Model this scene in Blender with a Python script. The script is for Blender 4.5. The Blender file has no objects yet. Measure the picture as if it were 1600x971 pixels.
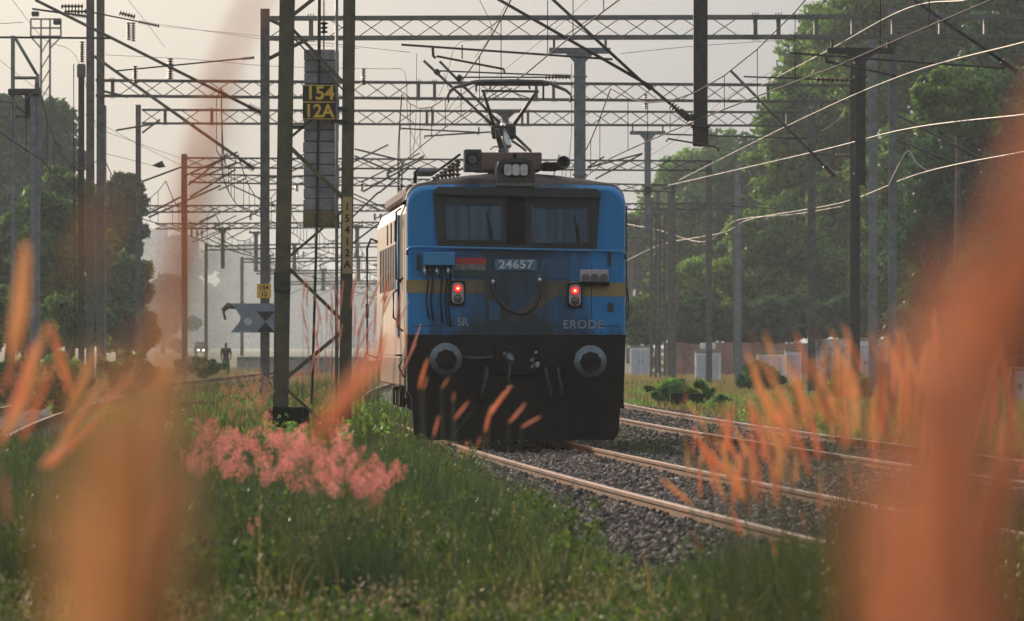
import bpy, math, random
import numpy as np
from mathutils import Vector, Matrix
SC = bpy.context.scene
COL = SC.collection
rad = math.radians
F = 12000.0          # focal length in photo pixels (long telephoto)
H = 1.35             # camera height above the rail heads
GZ = -0.25           # ground level

# ---------------------------------------------------------------- camera, sky, sun, exposure
cam = bpy.data.cameras.new('camera')
cam_o = bpy.data.objects.new('camera', cam); COL.objects.link(cam_o)
cam.sensor_width = 36.0
cam.lens = F / 1600 * 36
cam_o.location = (0, 0, H)
cam_o.rotation_euler = (rad(90) + math.atan(54.5 / F), 0, 0)
cam.clip_start = 0.1; cam.clip_end = 6000
cam.dof.use_dof = True
cam.dof.focus_distance = 128.0
cam.dof.aperture_fstop = cam.lens / 1000 / 0.029
SC.camera = cam_o

SUN_AZ, SUN_EL = rad(-24), rad(15)     # ahead of the camera, to the left, low
S = Vector((math.sin(SUN_AZ) * math.cos(SUN_EL), math.cos(SUN_AZ) * math.cos(SUN_EL), math.sin(SUN_EL)))
w = bpy.data.worlds.new('World'); SC.world = w; w.use_nodes = True
nt = w.node_tree; nt.nodes.clear()
out = nt.nodes.new('ShaderNodeOutputWorld'); bg = nt.nodes.new('ShaderNodeBackground')
sky = nt.nodes.new('ShaderNodeTexSky'); sky.sky_type = 'NISHITA'; sky.sun_disc = False
sky.sun_elevation = SUN_EL; sky.sun_rotation = SUN_AZ
sky.air_density = 1.2; sky.dust_density = 6.0; sky.ozone_density = 1.0; sky.altitude = 100
hsv = nt.nodes.new('ShaderNodeHueSaturation'); hsv.inputs['Saturation'].default_value = 0.22
tint = nt.nodes.new('ShaderNodeMix'); tint.data_type = 'RGBA'; tint.inputs[0].default_value = 0.55
tint.inputs[7].default_value = (6.35, 6.55, 6.8, 1)
nt.links.new(sky.outputs[0], hsv.inputs['Color'])
nt.links.new(hsv.outputs[0], tint.inputs[6])
# the thin bright cloud and haze low in the sky towards the sun
G = Vector((math.sin(rad(-4.5)), math.cos(rad(-4.5)), math.sin(rad(2.4)))).normalized()
tcw = nt.nodes.new('ShaderNodeTexCoord'); dt = nt.nodes.new('ShaderNodeVectorMath'); dt.operation = 'DOT_PRODUCT'; dt.inputs[1].default_value = G
nz = nt.nodes.new('ShaderNodeVectorMath'); nz.operation = 'NORMALIZE'; nt.links.new(tcw.outputs['Generated'], nz.inputs[0]); nt.links.new(nz.outputs[0], dt.inputs[0])
ac = nt.nodes.new('ShaderNodeMath'); ac.operation = 'ARCCOSINE'; nt.links.new(dt.outputs['Value'], ac.inputs[0])
gr_ = nt.nodes.new('ShaderNodeMapRange'); gr_.interpolation_type = 'SMOOTHERSTEP'; gr_.inputs[1].default_value = 0.0; gr_.inputs[2].default_value = rad(8.5); gr_.inputs[3].default_value = 1; gr_.inputs[4].default_value = 0
nt.links.new(ac.outputs[0], gr_.inputs[0])
gm = nt.nodes.new('ShaderNodeMix'); gm.data_type = 'RGBA'; gm.blend_type = 'ADD'; gm.inputs[7].default_value = (3.0, 2.0, .5, 1)
nt.links.new(gr_.outputs[0], gm.inputs[0]); nt.links.new(tint.outputs[2], gm.inputs[6]); # sky scaled: dimmer low over the horizon, brightened overhead to add ambient light
sz = nt.nodes.new('ShaderNodeSeparateXYZ'); nt.links.new(nz.outputs[0], sz.inputs[0])
el = nt.nodes.new('ShaderNodeMapRange'); el.interpolation_type = 'SMOOTHSTEP'; el.inputs[1].default_value = .05; el.inputs[2].default_value = .40; el.inputs[3].default_value = .64; el.inputs[4].default_value = 1.45
nt.links.new(sz.outputs[2], el.inputs[0])
em = nt.nodes.new('ShaderNodeVectorMath'); em.operation = 'SCALE'; nt.links.new(gm.outputs[2], em.inputs[0]); nt.links.new(el.outputs[0], em.inputs['Scale'])
nt.links.new(em.outputs[0], bg.inputs[0])
bg.inputs[1].default_value = 0.10
nt.links.new(bg.outputs[0], out.inputs[0])

sun = bpy.data.lights.new('sun', 'SUN'); sun.energy = 4.2; sun.angle = rad(0.6); sun.color = (1.0, 0.76, 0.54)
sun_o = bpy.data.objects.new('sun', sun); COL.objects.link(sun_o)
sun_o.rotation_euler = (-S).to_track_quat('-Z', 'Y').to_euler()
sun_o.location = S * 200

SC.view_settings.view_transform = 'Standard'; SC.view_settings.look = 'None'
SC.view_settings.exposure = 0.13; SC.view_settings.gamma = 1.0
SC.render.engine = 'CYCLES'
cy = SC.cycles
cy.use_denoising = True
cy.max_bounces = 6; cy.diffuse_bounces = 3; cy.glossy_bounces = 3; cy.transmission_bounces = 3
cy.volume_bounces = 0; cy.transparent_max_bounces = 8
cy.caustics_reflective = False; cy.caustics_refractive = False
cy.sample_clamp_indirect = 4.0

# ---------------------------------------------------------------- helpers
WL = {}
def P(px, py, Y):
    return Vector((Y * (px - 800) / F, Y, H + Y * (540 - py) / F))
def gY(py, z=GZ):                       # distance of the ground seen at image row py
    return (H - z) * F / (py - 540)
def tag(o, label=None, cat=None, group=None, kind=None):
    if label: o['label'] = label
    if cat: o['category'] = cat
    if group: o['group'] = group
    if kind: o['kind'] = kind
    return o
def thing(name, label, cat, loc=(0, 0, 0), group=None, rz=0.0):
    o = bpy.data.objects.new(name, None); COL.objects.link(o)
    o.empty_display_size = 0.2
    o.location = loc; o.rotation_euler = (0, 0, rz)
    WL[o.name] = (Vector(loc), rz)
    return tag(o, label, cat, group)
def link(name, me, parent=None, loc=None):
    o = bpy.data.objects.new(name, me); COL.objects.link(o)
    if parent is not None:
        o.parent = parent
    if loc is not None: o.location = loc
    WL[o.name] = WL[parent.name] if parent is not None else (Vector(loc or (0, 0, 0)), 0)
    return o
class MB:
    """collects shapes and links them as ONE mesh object"""
    def __init__(s, smooth=False):
        s.v = []; s.f = []; s.smooth = smooth
    def add(s, vs, fs):
        b = len(s.v); s.v += [tuple(v) for v in vs]; s.f += [tuple(b + i for i in f) for f in fs]
        return s
    def box(s, c, d, rz=0.0, ry=0.0, bev=0.0):
        c = Vector(c); x, y, z = d[0] / 2, d[1] / 2, d[2] / 2
        M = Matrix.Rotation(rz, 3, 'Z') @ Matrix.Rotation(ry, 3, 'Y')
        if bev <= 0:
            vs = [c + M @ Vector((i * x, j * y, k * z)) for i in (-1, 1) for j in (-1, 1) for k in (-1, 1)]
            return s.add(vs, [(0, 1, 3, 2), (4, 6, 7, 5), (0, 4, 5, 1), (2, 3, 7, 6), (0, 2, 6, 4), (1, 5, 7, 3)])
        b = bev
        prof = [(-x + b, -z), (x - b, -z), (x, -z + b), (x, z - b), (x - b, z), (-x + b, z), (-x, z - b), (-x, -z + b)]
        secs = []
        for yy, k in ((-y, b), (-y + b, 0), (y - b, 0), (y, b)):
            secs.append([c + M @ Vector((p[0] * (1 - k / x), yy, p[1] * (1 - k / z))) for p in prof])
        return s.loft(secs)
    def loft(s, secs, cap=True, closed=True):
        n = len(secs[0]); vs = [p for q in secs for p in q]; fs = []
        for i in range(len(secs) - 1):
            for j in range(n if closed else n - 1):
                k = (j + 1) % n
                fs.append((i * n + j, i * n + k, (i + 1) * n + k, (i + 1) * n + j))
        if cap and closed:
            fs.append(tuple(range(n - 1, -1, -1))); m = (len(secs) - 1) * n
            fs.append(tuple(range(m, m + n)))
        return s.add(vs, fs)
    def tube(s, pts, r, n=6, cap=True):
        pts = [Vector(p) for p in pts]; rr = r if isinstance(r, (list, tuple)) else [r] * len(pts)
        secs = []; up = Vector((0, 0, 1))
        for i, p in enumerate(pts):
            a = pts[max(i - 1, 0)]; b = pts[min(i + 1, len(pts) - 1)]
            t = (b - a).normalized()
            u = t.cross(up)
            if u.length < 1e-3: u = t.cross(Vector((0, 1, 0)))
            u.normalize(); q = u.cross(t).normalized()
            secs.append([p + (u * math.cos(2 * math.pi * k / n) + q * math.sin(2 * math.pi * k / n)) * rr[i] for k in range(n)])
        return s.loft(secs, cap)
    def disc(s, c, r, y0, y1, n=24, r2=None):          # cylinder along Y (faces the camera)
        c = Vector(c); r2 = r if r2 is None else r2
        return s.loft([[c + Vector((math.cos(2 * math.pi * k / n) * R, y, math.sin(2 * math.pi * k / n) * R)) for k in range(n)] for y, R in ((y0, r), (y1, r2))])
    def ring(s, c, ro, ri, y0, y1, n=28):
        c = Vector(c); secs = []
        for y, R in ((y0, ri), (y0, ro), (y1, ro), (y1, ri)):
            secs.append([c + Vector((math.cos(2 * math.pi * k / n) * R, y, math.sin(2 * math.pi * k / n) * R)) for k in range(n)])
        secs.append(secs[0]); return s.loft(secs, False)
    def prism(s, outline, y0, y1):                     # outline = (x,z) list
        return s.loft([[Vector((x, y0, z)) for x, z in outline], [Vector((x, y1, z)) for x, z in outline]])
    def sheds(s, p1, p2, r, n, core=0.35):             # a ribbed insulator
        p1 = Vector(p1); p2 = Vector(p2); pts = []; rr = []
        for i in range(n):
            for t, k in ((0.05, core), (0.35, 1.0), (0.55, 1.0), (0.75, core)):
                pts.append(p1.lerp(p2, (i + t) / n)); rr.append(r * k)
        return s.tube(pts, rr, 8)
    def build(s, name, mat, parent=None, local=False):
        v = np.array(s.v, dtype=np.float32).reshape(-1, 3)
        loc = None
        if parent is not None:
            if not local:
                o, rz = WL[parent.name]
                v = v - np.array(o, dtype=np.float32)
        elif not local:
            loc = Vector(((v[:, 0].min() + v[:, 0].max()) / 2, (v[:, 1].min() + v[:, 1].max()) / 2, float(v[:, 2].min())))
            v = v - np.array(loc, dtype=np.float32)
        me = bpy.data.meshes.new(name)
        me.from_pydata(v.tolist(), [], s.f); me.update()
        for m in (mat if isinstance(mat, (list, tuple)) else [mat]): me.materials.append(m)
        if s.smooth:
            me.polygons.foreach_set('use_smooth', [True] * len(me.polygons))
        return link(name, me, parent, loc)
def npmesh(name, v, faces, mats, idx=None, smooth=False):
    """v (n,3); faces list of (array (m,k)) """
    me = bpy.data.meshes.new(name)
    me.vertices.add(len(v)); me.vertices.foreach_set('co', np.ascontiguousarray(v, dtype=np.float32).ravel())
    nl = sum(a.size for a in faces); nf = sum(len(a) for a in faces)
    me.loops.add(nl); me.polygons.add(nf)
    me.loops.foreach_set('vertex_index', np.concatenate([a.ravel() for a in faces]).astype(np.int32))
    tot = np.concatenate([np.full(len(a), a.shape[1]) for a in faces]).astype(np.int32)
    st = np.concatenate([[0], np.cumsum(tot)[:-1]]).astype(np.int32)
    me.polygons.foreach_set('loop_start', st)
    for m in mats: me.materials.append(m)
    if idx is not None: me.polygons.foreach_set('material_index', np.ascontiguousarray(idx, dtype=np.int32))
    if smooth: me.polygons.foreach_set('use_smooth', np.ones(nf, dtype=bool))
    me.update(calc_edges=True)
    return me

# ---------------------------------------------------------------- materials
def mat(name, c1, c2=None, rough=0.6, metal=0.0, scale=5.0, bump=0.0, spec=0.4, c3=None, stretch=None, detail=5):
    m = bpy.data.materials.new(name); m.use_nodes = True; n = m.node_tree.nodes; l = m.node_tree.links
    b = n['Principled BSDF']; b.inputs['Roughness'].default_value = rough; b.inputs['Metallic'].default_value = metal
    b.inputs['Specular IOR Level'].default_value = spec
    if rough > .68: b.inputs['Specular IOR Level'].default_value = min(spec, .12)
    if c2 is None: c2 = tuple(x * 0.7 for x in c1)
    tc = n.new('ShaderNodeTexCoord'); mp = n.new('ShaderNodeMapping')
    if stretch: mp.inputs['Scale'].default_value = stretch
    no = n.new('ShaderNodeTexNoise'); no.inputs['Scale'].default_value = scale; no.inputs['Detail'].default_value = detail
    no.inputs['Roughness'].default_value = 0.65
    l.new(tc.outputs['Object'], mp.inputs[0]); l.new(mp.outputs[0], no.inputs['Vector'])
    cr = n.new('ShaderNodeValToRGB'); e = cr.color_ramp
    e.elements[0].position = 0.35; e.elements[0].color = (*c2, 1); e.elements[1].position = 0.65; e.elements[1].color = (*c1, 1)
    if c3: q = e.elements.new(0.5); q.color = (*c3, 1)
    l.new(no.outputs[0], cr.inputs[0]); l.new(cr.outputs[0], b.inputs['Base Color'])
    if bump > 0:
        bp = n.new('ShaderNodeBump'); bp.inputs['Strength'].default_value = bump; bp.inputs['Distance'].default_value = 0.02
        l.new(no.outputs[0], bp.inputs['Height']); l.new(bp.outputs[0], b.inputs['Normal'])
    return m
def leafmat(name, c1, c2, trans=0.45, tcol=None, scale=0.6, c3=None):
    """thin leaves: diffuse + translucent, varied leaf by leaf and clump by clump"""
    m = bpy.data.materials.new(name); m.use_nodes = True; n = m.node_tree.nodes; l = m.node_tree.links
    n.clear(); o = n.new('ShaderNodeOutputMaterial')
    g = n.new('ShaderNodeNewGeometry'); no = n.new('ShaderNodeTexNoise'); no.inputs['Scale'].default_value = scale; no.inputs['Detail'].default_value = 3
    l.new(g.outputs['Position'], no.inputs['Vector'])
    a = n.new('ShaderNodeMath'); a.operation = 'MULTIPLY_ADD'; a.inputs[1].default_value = 0.55
    sb = n.new('ShaderNodeMath'); sb.operation = 'MULTIPLY_ADD'; sb.inputs[1].default_value = 1.7; sb.inputs[2].default_value = -0.6
    l.new(no.outputs[0], sb.inputs[0]); l.new(g.outputs['Random Per Island'], a.inputs[0]); l.new(sb.outputs[0], a.inputs[2])
    cr = n.new('ShaderNodeValToRGB'); e = cr.color_ramp
    e.elements[0].position = 0.1; e.elements[0].color = (*c2, 1); e.elements[1].position = 1.0; e.elements[1].color = (*c1, 1)
    if c3: q = e.elements.new(0.85); q.color = (*c1, 1); e.elements[-1].color = (*c3, 1)
    l.new(a.outputs[0], cr.inputs[0])
    d = n.new('ShaderNodeBsdfDiffuse'); t = n.new('ShaderNodeBsdfTranslucent'); gl = n.new('ShaderNodeBsdfGlossy')
    gl.inputs['Roughness'].default_value = 0.45
    l.new(cr.outputs[0], d.inputs[0])
    mx = n.new('ShaderNodeMixShader'); mx.inputs[0].default_value = trans
    tm = n.new('ShaderNodeMix'); tm.data_type = 'RGBA'; tm.blend_type = 'MULTIPLY'; tm.inputs[0].default_value = 1.0
    tc_ = tcol or (1.5, 1.6, 0.8); tm.inputs[7].default_value = (*tc_, 1)
    l.new(cr.outputs[0], tm.inputs[6]); l.new(tm.outputs[2], t.inputs[0])
    l.new(d.outputs[0], mx.inputs[1]); l.new(t.outputs[0], mx.inputs[2])
    m2 = n.new('ShaderNodeMixShader'); m2.inputs[0].default_value = 0.05
    l.new(mx.outputs[0], m2.inputs[1]); l.new(gl.outputs[0], m2.inputs[2]); l.new(m2.outputs[0], o.inputs[0])
    return m
def emit(name, c, s):
    m = bpy.data.materials.new(name); m.use_nodes = True; b = m.node_tree.nodes['Principled BSDF']
    b.inputs['Base Color'].default_value = (*[min(1, x) for x in c], 1)
    b.inputs['Emission Color'].default_value = (*c, 1); b.inputs['Emission Strength'].default_value = s
    return m
M = {
 'steel': mat('weathered_steel', (.13, .13, .125), (.075, .07, .065), .55, .3, 6, .2),
 'steel_dark': mat('dark_steel', (.055, .058, .055), (.03, .03, .028), .6, .2, 8, .2),
 'steel_blue': mat('galvanised_steel', (.20, .22, .24), (.12, .13, .14), .5, .35, 5, .1),
 'rust': mat('rusty_steel', (.20, .085, .04), (.10, .045, .025), .8, .1, 12, .4),
 'olive': mat('olive_painted_steel', (.10, .10, .055), (.06, .055, .04), .6, .1, 5, .2),
 'porcelain': mat('brown_porcelain', (.10, .045, .03), (.05, .025, .02), .25, 0, 5, 0),
 'porcelain_w': mat('white_porcelain', (.6, .6, .58), (.4, .4, .4), .25, 0, 5, 0),
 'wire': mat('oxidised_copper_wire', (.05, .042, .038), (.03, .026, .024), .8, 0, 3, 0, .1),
 'wire_sunlit': mat('wire_painted_sunlit', (.60, .55, .48), (.5, .44, .38), .5, .2, 3, 0),  # paler colour stands in for sunlight on these wires
 'blue': mat('loco_blue_paint', (.008, .17, .40), (.006, .13, .32), .38, 0, 2.2, .03, .35, stretch=(1, 1, .4)),
 'blue_dull': mat('dull_dark_blue_paint', (.010, .085, .19), (.012, .06, .13), .5, 0, 4, .03),
 'blue_pale': mat('faded_blue_paint', (.04, .22, .45), (.025, .16, .36), .45, 0, 3, .03),
 'teal': mat('pale_blue_plate', (.06, .17, .26), (.03, .11, .19), .5, 0, 6, .03),
 'cream': mat('cream_paint', (.46, .34, .235), (.37, .27, .18), .5, 0, 1.6, .05, .3, stretch=(1, 1, .3)),
 'tan': mat('weathered_yellow_stripe', (.23, .17, .065), (.15, .115, .05), .55, 0, 4, .03),
 'roof': mat('dusty_roof_paint', (.13, .105, .095), (.085, .075, .075), .75, 0, 3, .1),
 'black': mat('grimy_black', (.016, .015, .013), (.008, .007, .006), .8, 0, 5, .2, .25),
 'surround': mat('dark_window_surround', (.022, .032, .036), (.014, .018, .018), .5, 0, 3, .05),
 'rubber': mat('black_rubber', (.02, .02, .02), (.012, .012, .012), .55, 0, 8, 0),
 'buffer': mat('worn_buffer_steel', (.15, .19, .22), (.10, .125, .145), .38, .4, 6, .1),
 'chrome': mat('shiny_metal', (.55, .55, .55), (.35, .35, .35), .3, .8, 9, .1),
 'white': mat('faded_white_paint', (.55, .58, .6), (.32, .36, .4), .6, 0, 14, 0),
 'white_worn': mat('worn_white_lettering', (.22, .27, .34), (.10, .16, .24), .6, 0, 10, 0),
 'bezel': mat('lamp_bezel', (.38, .33, .36), (.27, .23, .26), .5, 0, 12, 0),
 'lens_grey': mat('unlit_grey_lens', (.10, .10, .10), (.07, .07, .07), .2, 0, 9, 0),
 'lens_white': mat('headlight_glass', (.55, .55, .56), (.3, .31, .33), .2, 0, 14, 0),
 'flag_red': mat('flag_red', (.42, .035, .03), (.26, .03, .03), .6, 0, 8, 0),
 'flag_white': mat('flag_grey_white', (.20, .19, .18), (.09, .09, .09), .6, 0, 14, 0),
 'flag_green': mat('flag_green', (.012, .055, .06), (.01, .035, .04), .6, 0, 8, 0),
 'sign_black': mat('sign_black', (.022, .022, .018), (.014, .014, .012), .5, 0, 8, 0),
 'sign_yellow': mat('sign_yellow', (.62, .42, .05), (.50, .33, .05), .5, 0, 8, 0),
 'plate_yellow': mat('weathered_yellow_plate', (.40, .30, .13), (.30, .24, .12), .6, 0, 5, 0),
 'weight': mat('grey_counterweight', (.34, .33, .36), (.22, .21, .24), .75, 0, 5, .3),
 'ochre': mat('ochre_weight', (.22, .18, .09), (.14, .12, .08), .75, 0, 5, .3),
 'sign_grey': mat('sign_grey_blue', (.20, .25, .30), (.14, .18, .22), .6, 0, 3, 0),
 'concrete': mat('aged_concrete', (.34, .31, .28), (.22, .20, .18), .85, 0, 3, .3),
 'white_wash': mat('whitewashed_box', (.78, .80, .84), (.58, .60, .64), .8, 0, 2.5, .1),
 'box_door': mat('grey_cabinet_door', (.48, .51, .58), (.38, .40, .45), .6, 0, 2.5, .05),
 'brickred': mat('weathered_red_wall', (.42, .20, .15), (.20, .11, .09), .9, 0, .8, .3, c3=(.30, .19, .16), detail=9),
 'mottled': mat('peeling_whitewash', (.45, .44, .45), (.10, .11, .13), .9, 0, 3.5, .3, detail=9),
 'bark': mat('bark', (.10, .075, .05), (.05, .04, .03), .9, 0, 4, .4),
 'stone': mat('ballast_stone', (.17, .155, .155), (.06, .055, .06), .85, 0, 9, .2),
 'sleeper': mat('concrete_sleeper', (.30, .25, .21), (.18, .14, .12), .85, 0, 4, .3),
 'railtop': mat('polished_rail_head', (.38, .22, .13), (.24, .11, .06), .48, .35, 4, 0),
 'railweb': mat('rusty_and_shaded_rail_web', (.20, .080, .034), (.055, .026, .017), .85, 0, 1.1, .2),  # rust, with the shade on the web put into its darker patches
 'haze_bld': mat('pale_render', (.30, .28, .30), (.24, .23, .25), .9, 0, .3, 0),
 'glassdark': mat('dark_glass', (.02, .025, .03), (.015, .02, .02), .15, 0, 1, 0),
 'skin': mat('skin', (.10, .05, .03), (.08, .04, .025), .6), 'cloth_d': mat('dark_cloth', (.03, .03, .04), (.02, .02, .03), .9),
 'hair': mat('black_hair', (.01, .01, .01), (.01, .01, .01), .6),
 'red_light': emit('lit_red_lamp', (1.0, .03, .03), 1.1), 'hot': emit('lamp_filament', (1.0, .55, .22), 2.2),
 'head_light': emit('lit_headlamp', (1.0, .9, .8), 3.0),
}
M['tree_a'] = leafmat('dark_green_leaves', (.10, .19, .04), (.014, .035, .014), .5, scale=.7, c3=(.26, .26, .07))  # tree leaf colours have sunlit and shaded clumps painted in
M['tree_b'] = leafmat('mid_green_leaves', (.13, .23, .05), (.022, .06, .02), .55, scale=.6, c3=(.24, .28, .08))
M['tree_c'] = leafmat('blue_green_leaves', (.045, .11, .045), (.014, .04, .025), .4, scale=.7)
M['bush'] = leafmat('bush_leaves', (.06, .17, .06), (.015, .06, .03), .4, scale=3)
M['bush_y'] = leafmat('light_bush_leaves', (.16, .28, .07), (.05, .12, .03), .5, scale=3)
M['grass'] = leafmat('green_grass_blades', (.095, .12, .03), (.014, .028, .010), .4, scale=1.6, c3=(.22, .20, .08))
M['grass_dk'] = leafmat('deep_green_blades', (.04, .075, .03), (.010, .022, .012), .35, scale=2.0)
M['grass_dry'] = leafmat('dry_grass_blades', (.34, .26, .11), (.14, .13, .05), .4, (1.1, 1.0, .8), 1.0)
M['weed_head'] = leafmat('pale_weed_seedheads', (.45, .36, .24), (.28, .22, .13), .4, (1, 1, 1), 5)
M['weedleaf'] = leafmat('broad_weed_leaves', (.085, .13, .035), (.012, .026, .010), .4, scale=2.5, c3=(.20, .22, .07))  # lightest tone is a painted highlight on the dark green
M['pink'] = leafmat('pink_plume', (.80, .33, .29), (.60, .19, .16), .5, (1.15, 1.0, 1.0), 4, c3=(.88, .66, .58))
M['salmon'] = leafmat('salmon_plume', (.50, .27, .17), (.30, .18, .10), .45, (1.2, 1.0, .9), 4)
M['foxtail'] = leafmat('orange_foxtail_head', (.97, .56, .35), (.88, .43, .25), .65, (1.03, 1.0, .95), 6)
M['foxtail_y'] = leafmat('tan_foxtail_head', (.97, .66, .37), (.90, .54, .28), .65, (1.03, 1.0, .95), 6)
M['foxtail_r'] = leafmat('reddish_foxtail_head', (.78, .42, .32), (.66, .33, .24), .55, (1.1, 1.0, .95), 6)
M['foxtail_d'] = leafmat('deep_orange_head', (.97, .50, .22), (.88, .40, .16), .7, (1.03, 1.0, .9), 6)
M['stemg'] = leafmat('grass_stem', (.17, .16, .05), (.09, .10, .03), .3, scale=3)
# the ground: one material, patches of dry grass, earth and green
def ground_mat():
    m = mat('ground_earth_and_turf', (.15, .13, .06), (.05, .065, .025), .95, 0, .35, .6, c3=(.09, .09, .04), detail=10)
    return m
M['ground'] = ground_mat()
M['ballast_base'] = mat('ballast_bed', (.12, .11, .11), (.05, .045, .047), .95, 0, 14, .8, detail=10)
# grime: the cab front is blue paint with dark soot streaks running down from under the windscreen
def grimy(name, c0, c1, c2):
    m = bpy.data.materials.new(name); m.use_nodes = True; n = m.node_tree.nodes; l = m.node_tree.links
    b = n['Principled BSDF']; b.inputs['Roughness'].default_value = .42; b.inputs['Specular IOR Level'].default_value = .35
    tc = n.new('ShaderNodeTexCoord'); sx = n.new('ShaderNodeSeparateXYZ'); l.new(tc.outputs['Object'], sx.inputs[0])
    mp = n.new('ShaderNodeMapping'); mp.inputs['Scale'].default_value = (3.2, 1, .55); l.new(tc.outputs['Object'], mp.inputs[0])
    no = n.new('ShaderNodeTexNoise'); no.inputs['Scale'].default_value = 1.5; no.inputs['Detail'].default_value = 7; l.new(mp.outputs[0], no.inputs[0])
    ab = n.new('ShaderNodeMath'); ab.operation = 'ABSOLUTE'; l.new(sx.outputs[0], ab.inputs[0])
    mr = n.new('ShaderNodeMapRange'); mr.inputs[1].default_value = 0.35; mr.inputs[2].default_value = 1.35; mr.inputs[3].default_value = .42; mr.inputs[4].default_value = -.22
    l.new(ab.outputs[0], mr.inputs[0])
    ad = n.new('ShaderNodeMath'); ad.operation = 'ADD'; l.new(mr.outputs[0], ad.inputs[0]); l.new(no.outputs[0], ad.inputs[1])
    lz = n.new('ShaderNodeMapRange'); lz.inputs[1].default_value = 1.5; lz.inputs[2].default_value = 1.85; lz.inputs[3].default_value = .22; lz.inputs[4].default_value = 0
    l.new(sx.outputs[2], lz.inputs[0]); a2 = n.new('ShaderNodeMath'); a2.operation = 'ADD'; l.new(ad.outputs[0], a2.inputs[0]); l.new(lz.outputs[0], a2.inputs[1])
    cr = n.new('ShaderNodeValToRGB'); e = cr.color_ramp; e.elements[0].position = .47; e.elements[0].color = (*c0, 1)
    e.elements[1].position = .95; e.elements[1].color = (*c2, 1)
    q = e.elements.new(.68); q.color = (*c1, 1)
    l.new(a2.outputs[0], cr.inputs[0]); l.new(cr.outputs[0], b.inputs['Base Color'])
    return m
M['blue_front'] = grimy('blue_paint_with_soot_streaks', (.007, .165, .42), (.010, .075, .18), (.015, .03, .045))
M['tan'] = grimy('yellow_stripe_with_soot', (.25, .185, .075), (.11, .09, .05), (.03, .04, .045))

# ---------------------------------------------------------------- track geometry
def X1(Y):                             # centre line of the locomotive's track
    d = 107 - max(min(Y, 900.0), 20.0)
    if d < -150: return -0.02 + 0.0473 * -150 + .000161 * 22500 - 0.0 * d
    return -0.02 + 0.0473 * d + .000161 * d * d
YS = [30 + i * 3 for i in range(60)] + [210 + i * 12 for i in range(60)]
def strip(offs_z, name, m, y0=28, y1=930, extra=None, kind='structure'):
    mb = MB(True); secs = []
    ys = [y for y in np.arange(y0, 220, 2.0)] + [y for y in np.arange(max(220, y0), y1, 10.0)]
    for y in ys: secs.append([Vector((X1(y) + o, y, z)) for o, z in offs_z])
    mb.loft(secs, False, False)
    return mb

# ground sheet reaching the horizon
g = MB(); n = 0
xs = [-2200, -300, -60, -25, -12, -6, 0, 6, 12, 25, 60, 300, 2200]; ys = [-60, 0, 30, 60, 100, 160, 260, 400, 700, 1200, 2600, 4800]
vs = [(x, y, GZ) for y in ys for x in xs]; nx = len(xs)
g.add(vs, [(j * nx + i, j * nx + i + 1, (j + 1) * nx + i + 1, (j + 1) * nx + i) for j in range(len(ys) - 1) for i in range(nx - 1)])
tag(g.build('ground', M['ground']), kind='structure')
TRACKS = [(0.0, 't1'), (4.35, 't2'), (-8.0, 't3'), (8.9, 't4')]
bb = strip([(-2.6, GZ - .05), (-1.75, -.18), (-.95, -.13), (-.7, -.15), (0, -.17), (.7, -.15), (.95, -.13), (2.18, -.2), (3.4, -.13), (4.35, -.17), (5.3, -.13), (6.1, -.19), (7.3, GZ - .05)], 'b', None)
tag(bb.build('ballast', M['ballast_base']), kind='structure')
bb = strip([(-10.3, GZ - .05), (-9.6, -.2), (-8, -.19), (-6.4, -.2), (-5.7, GZ - .05)], 'b', None)
tag(bb.build('ballast', M['ballast_base']), kind='structure')
def rail(off, parent, y0=30, y1=900):
    prof = [(-.070, -.172), (.070, -.172), (.070, -.160), (.012, -.140), (.009, -.045), (.035, -.035), (.036, -.004), (.026, 0), (-.026, 0), (-.036, -.004), (-.035, -.035), (-.009, -.045), (-.012, -.140), (-.070, -.160)]
    secs = [[Vector((X1(y) + off + a, y, b)) for a, b in prof] for y in [*np.arange(y0, 220, 2.0), *np.arange(220, y1, 12.0)]]
    mb = MB(); mb.loft(secs)
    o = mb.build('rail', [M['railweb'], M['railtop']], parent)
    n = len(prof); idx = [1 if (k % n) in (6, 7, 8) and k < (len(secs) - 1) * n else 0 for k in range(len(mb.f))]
    o.data.polygons.foreach_set('material_index', idx); return o
def track(off, label, y0, nsl, slp=True):
    t = thing('railway_track', label, 'railway track', (X1(y0) + off, y0, -.19), 'railway tracks')
    rail(off - .84, t); rail(off + .84, t)
    first = None; rng = random.Random(int(off * 10) + 99)
    for i in range(nsl):
        y = y0 + i * .65; c = Vector((X1(y) + off, y, 0)); sl = .0473 + 2 * .000161 * (107 - y)
        if first is None:
            mb = MB(); mb.box((0, 0, -.25), (2.74, .24, .20), bev=.02)
            for s_ in (-.84, .84):
                mb.box((s_ - .11, 0, -.135), (.06, .10, .05), bev=.01); mb.box((s_ + .11, 0, -.135), (.06, .10, .05), bev=.01)
            o = mb.build('sleeper', M['sleeper'], t, local=True); first = o
        else:
            o = first.copy(); COL.objects.link(o); o.parent = t
        o.location = c - WL[t.name][0]; o.rotation_euler = (0, rng.uniform(-.006, .006), math.atan(sl) + rng.uniform(-.012, .012))
    if slp:
        mb = MB(); y = y0 + nsl * .65
        while y < 330:
            mb.box((X1(y) + off, y, -.265), (2.74, .24, .20)); y += .65
        if mb.v: tag(mb.build('sleeper', M['sleeper'], t), kind='stuff')
track(0.0, "curving track that the blue locomotive stands on", 48, 98)
track(4.35, "empty track to the right of the blue locomotive", 72, 98)
track(-8.0, "overgrown track at the far left, seen through grass", 90, 60)

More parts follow.
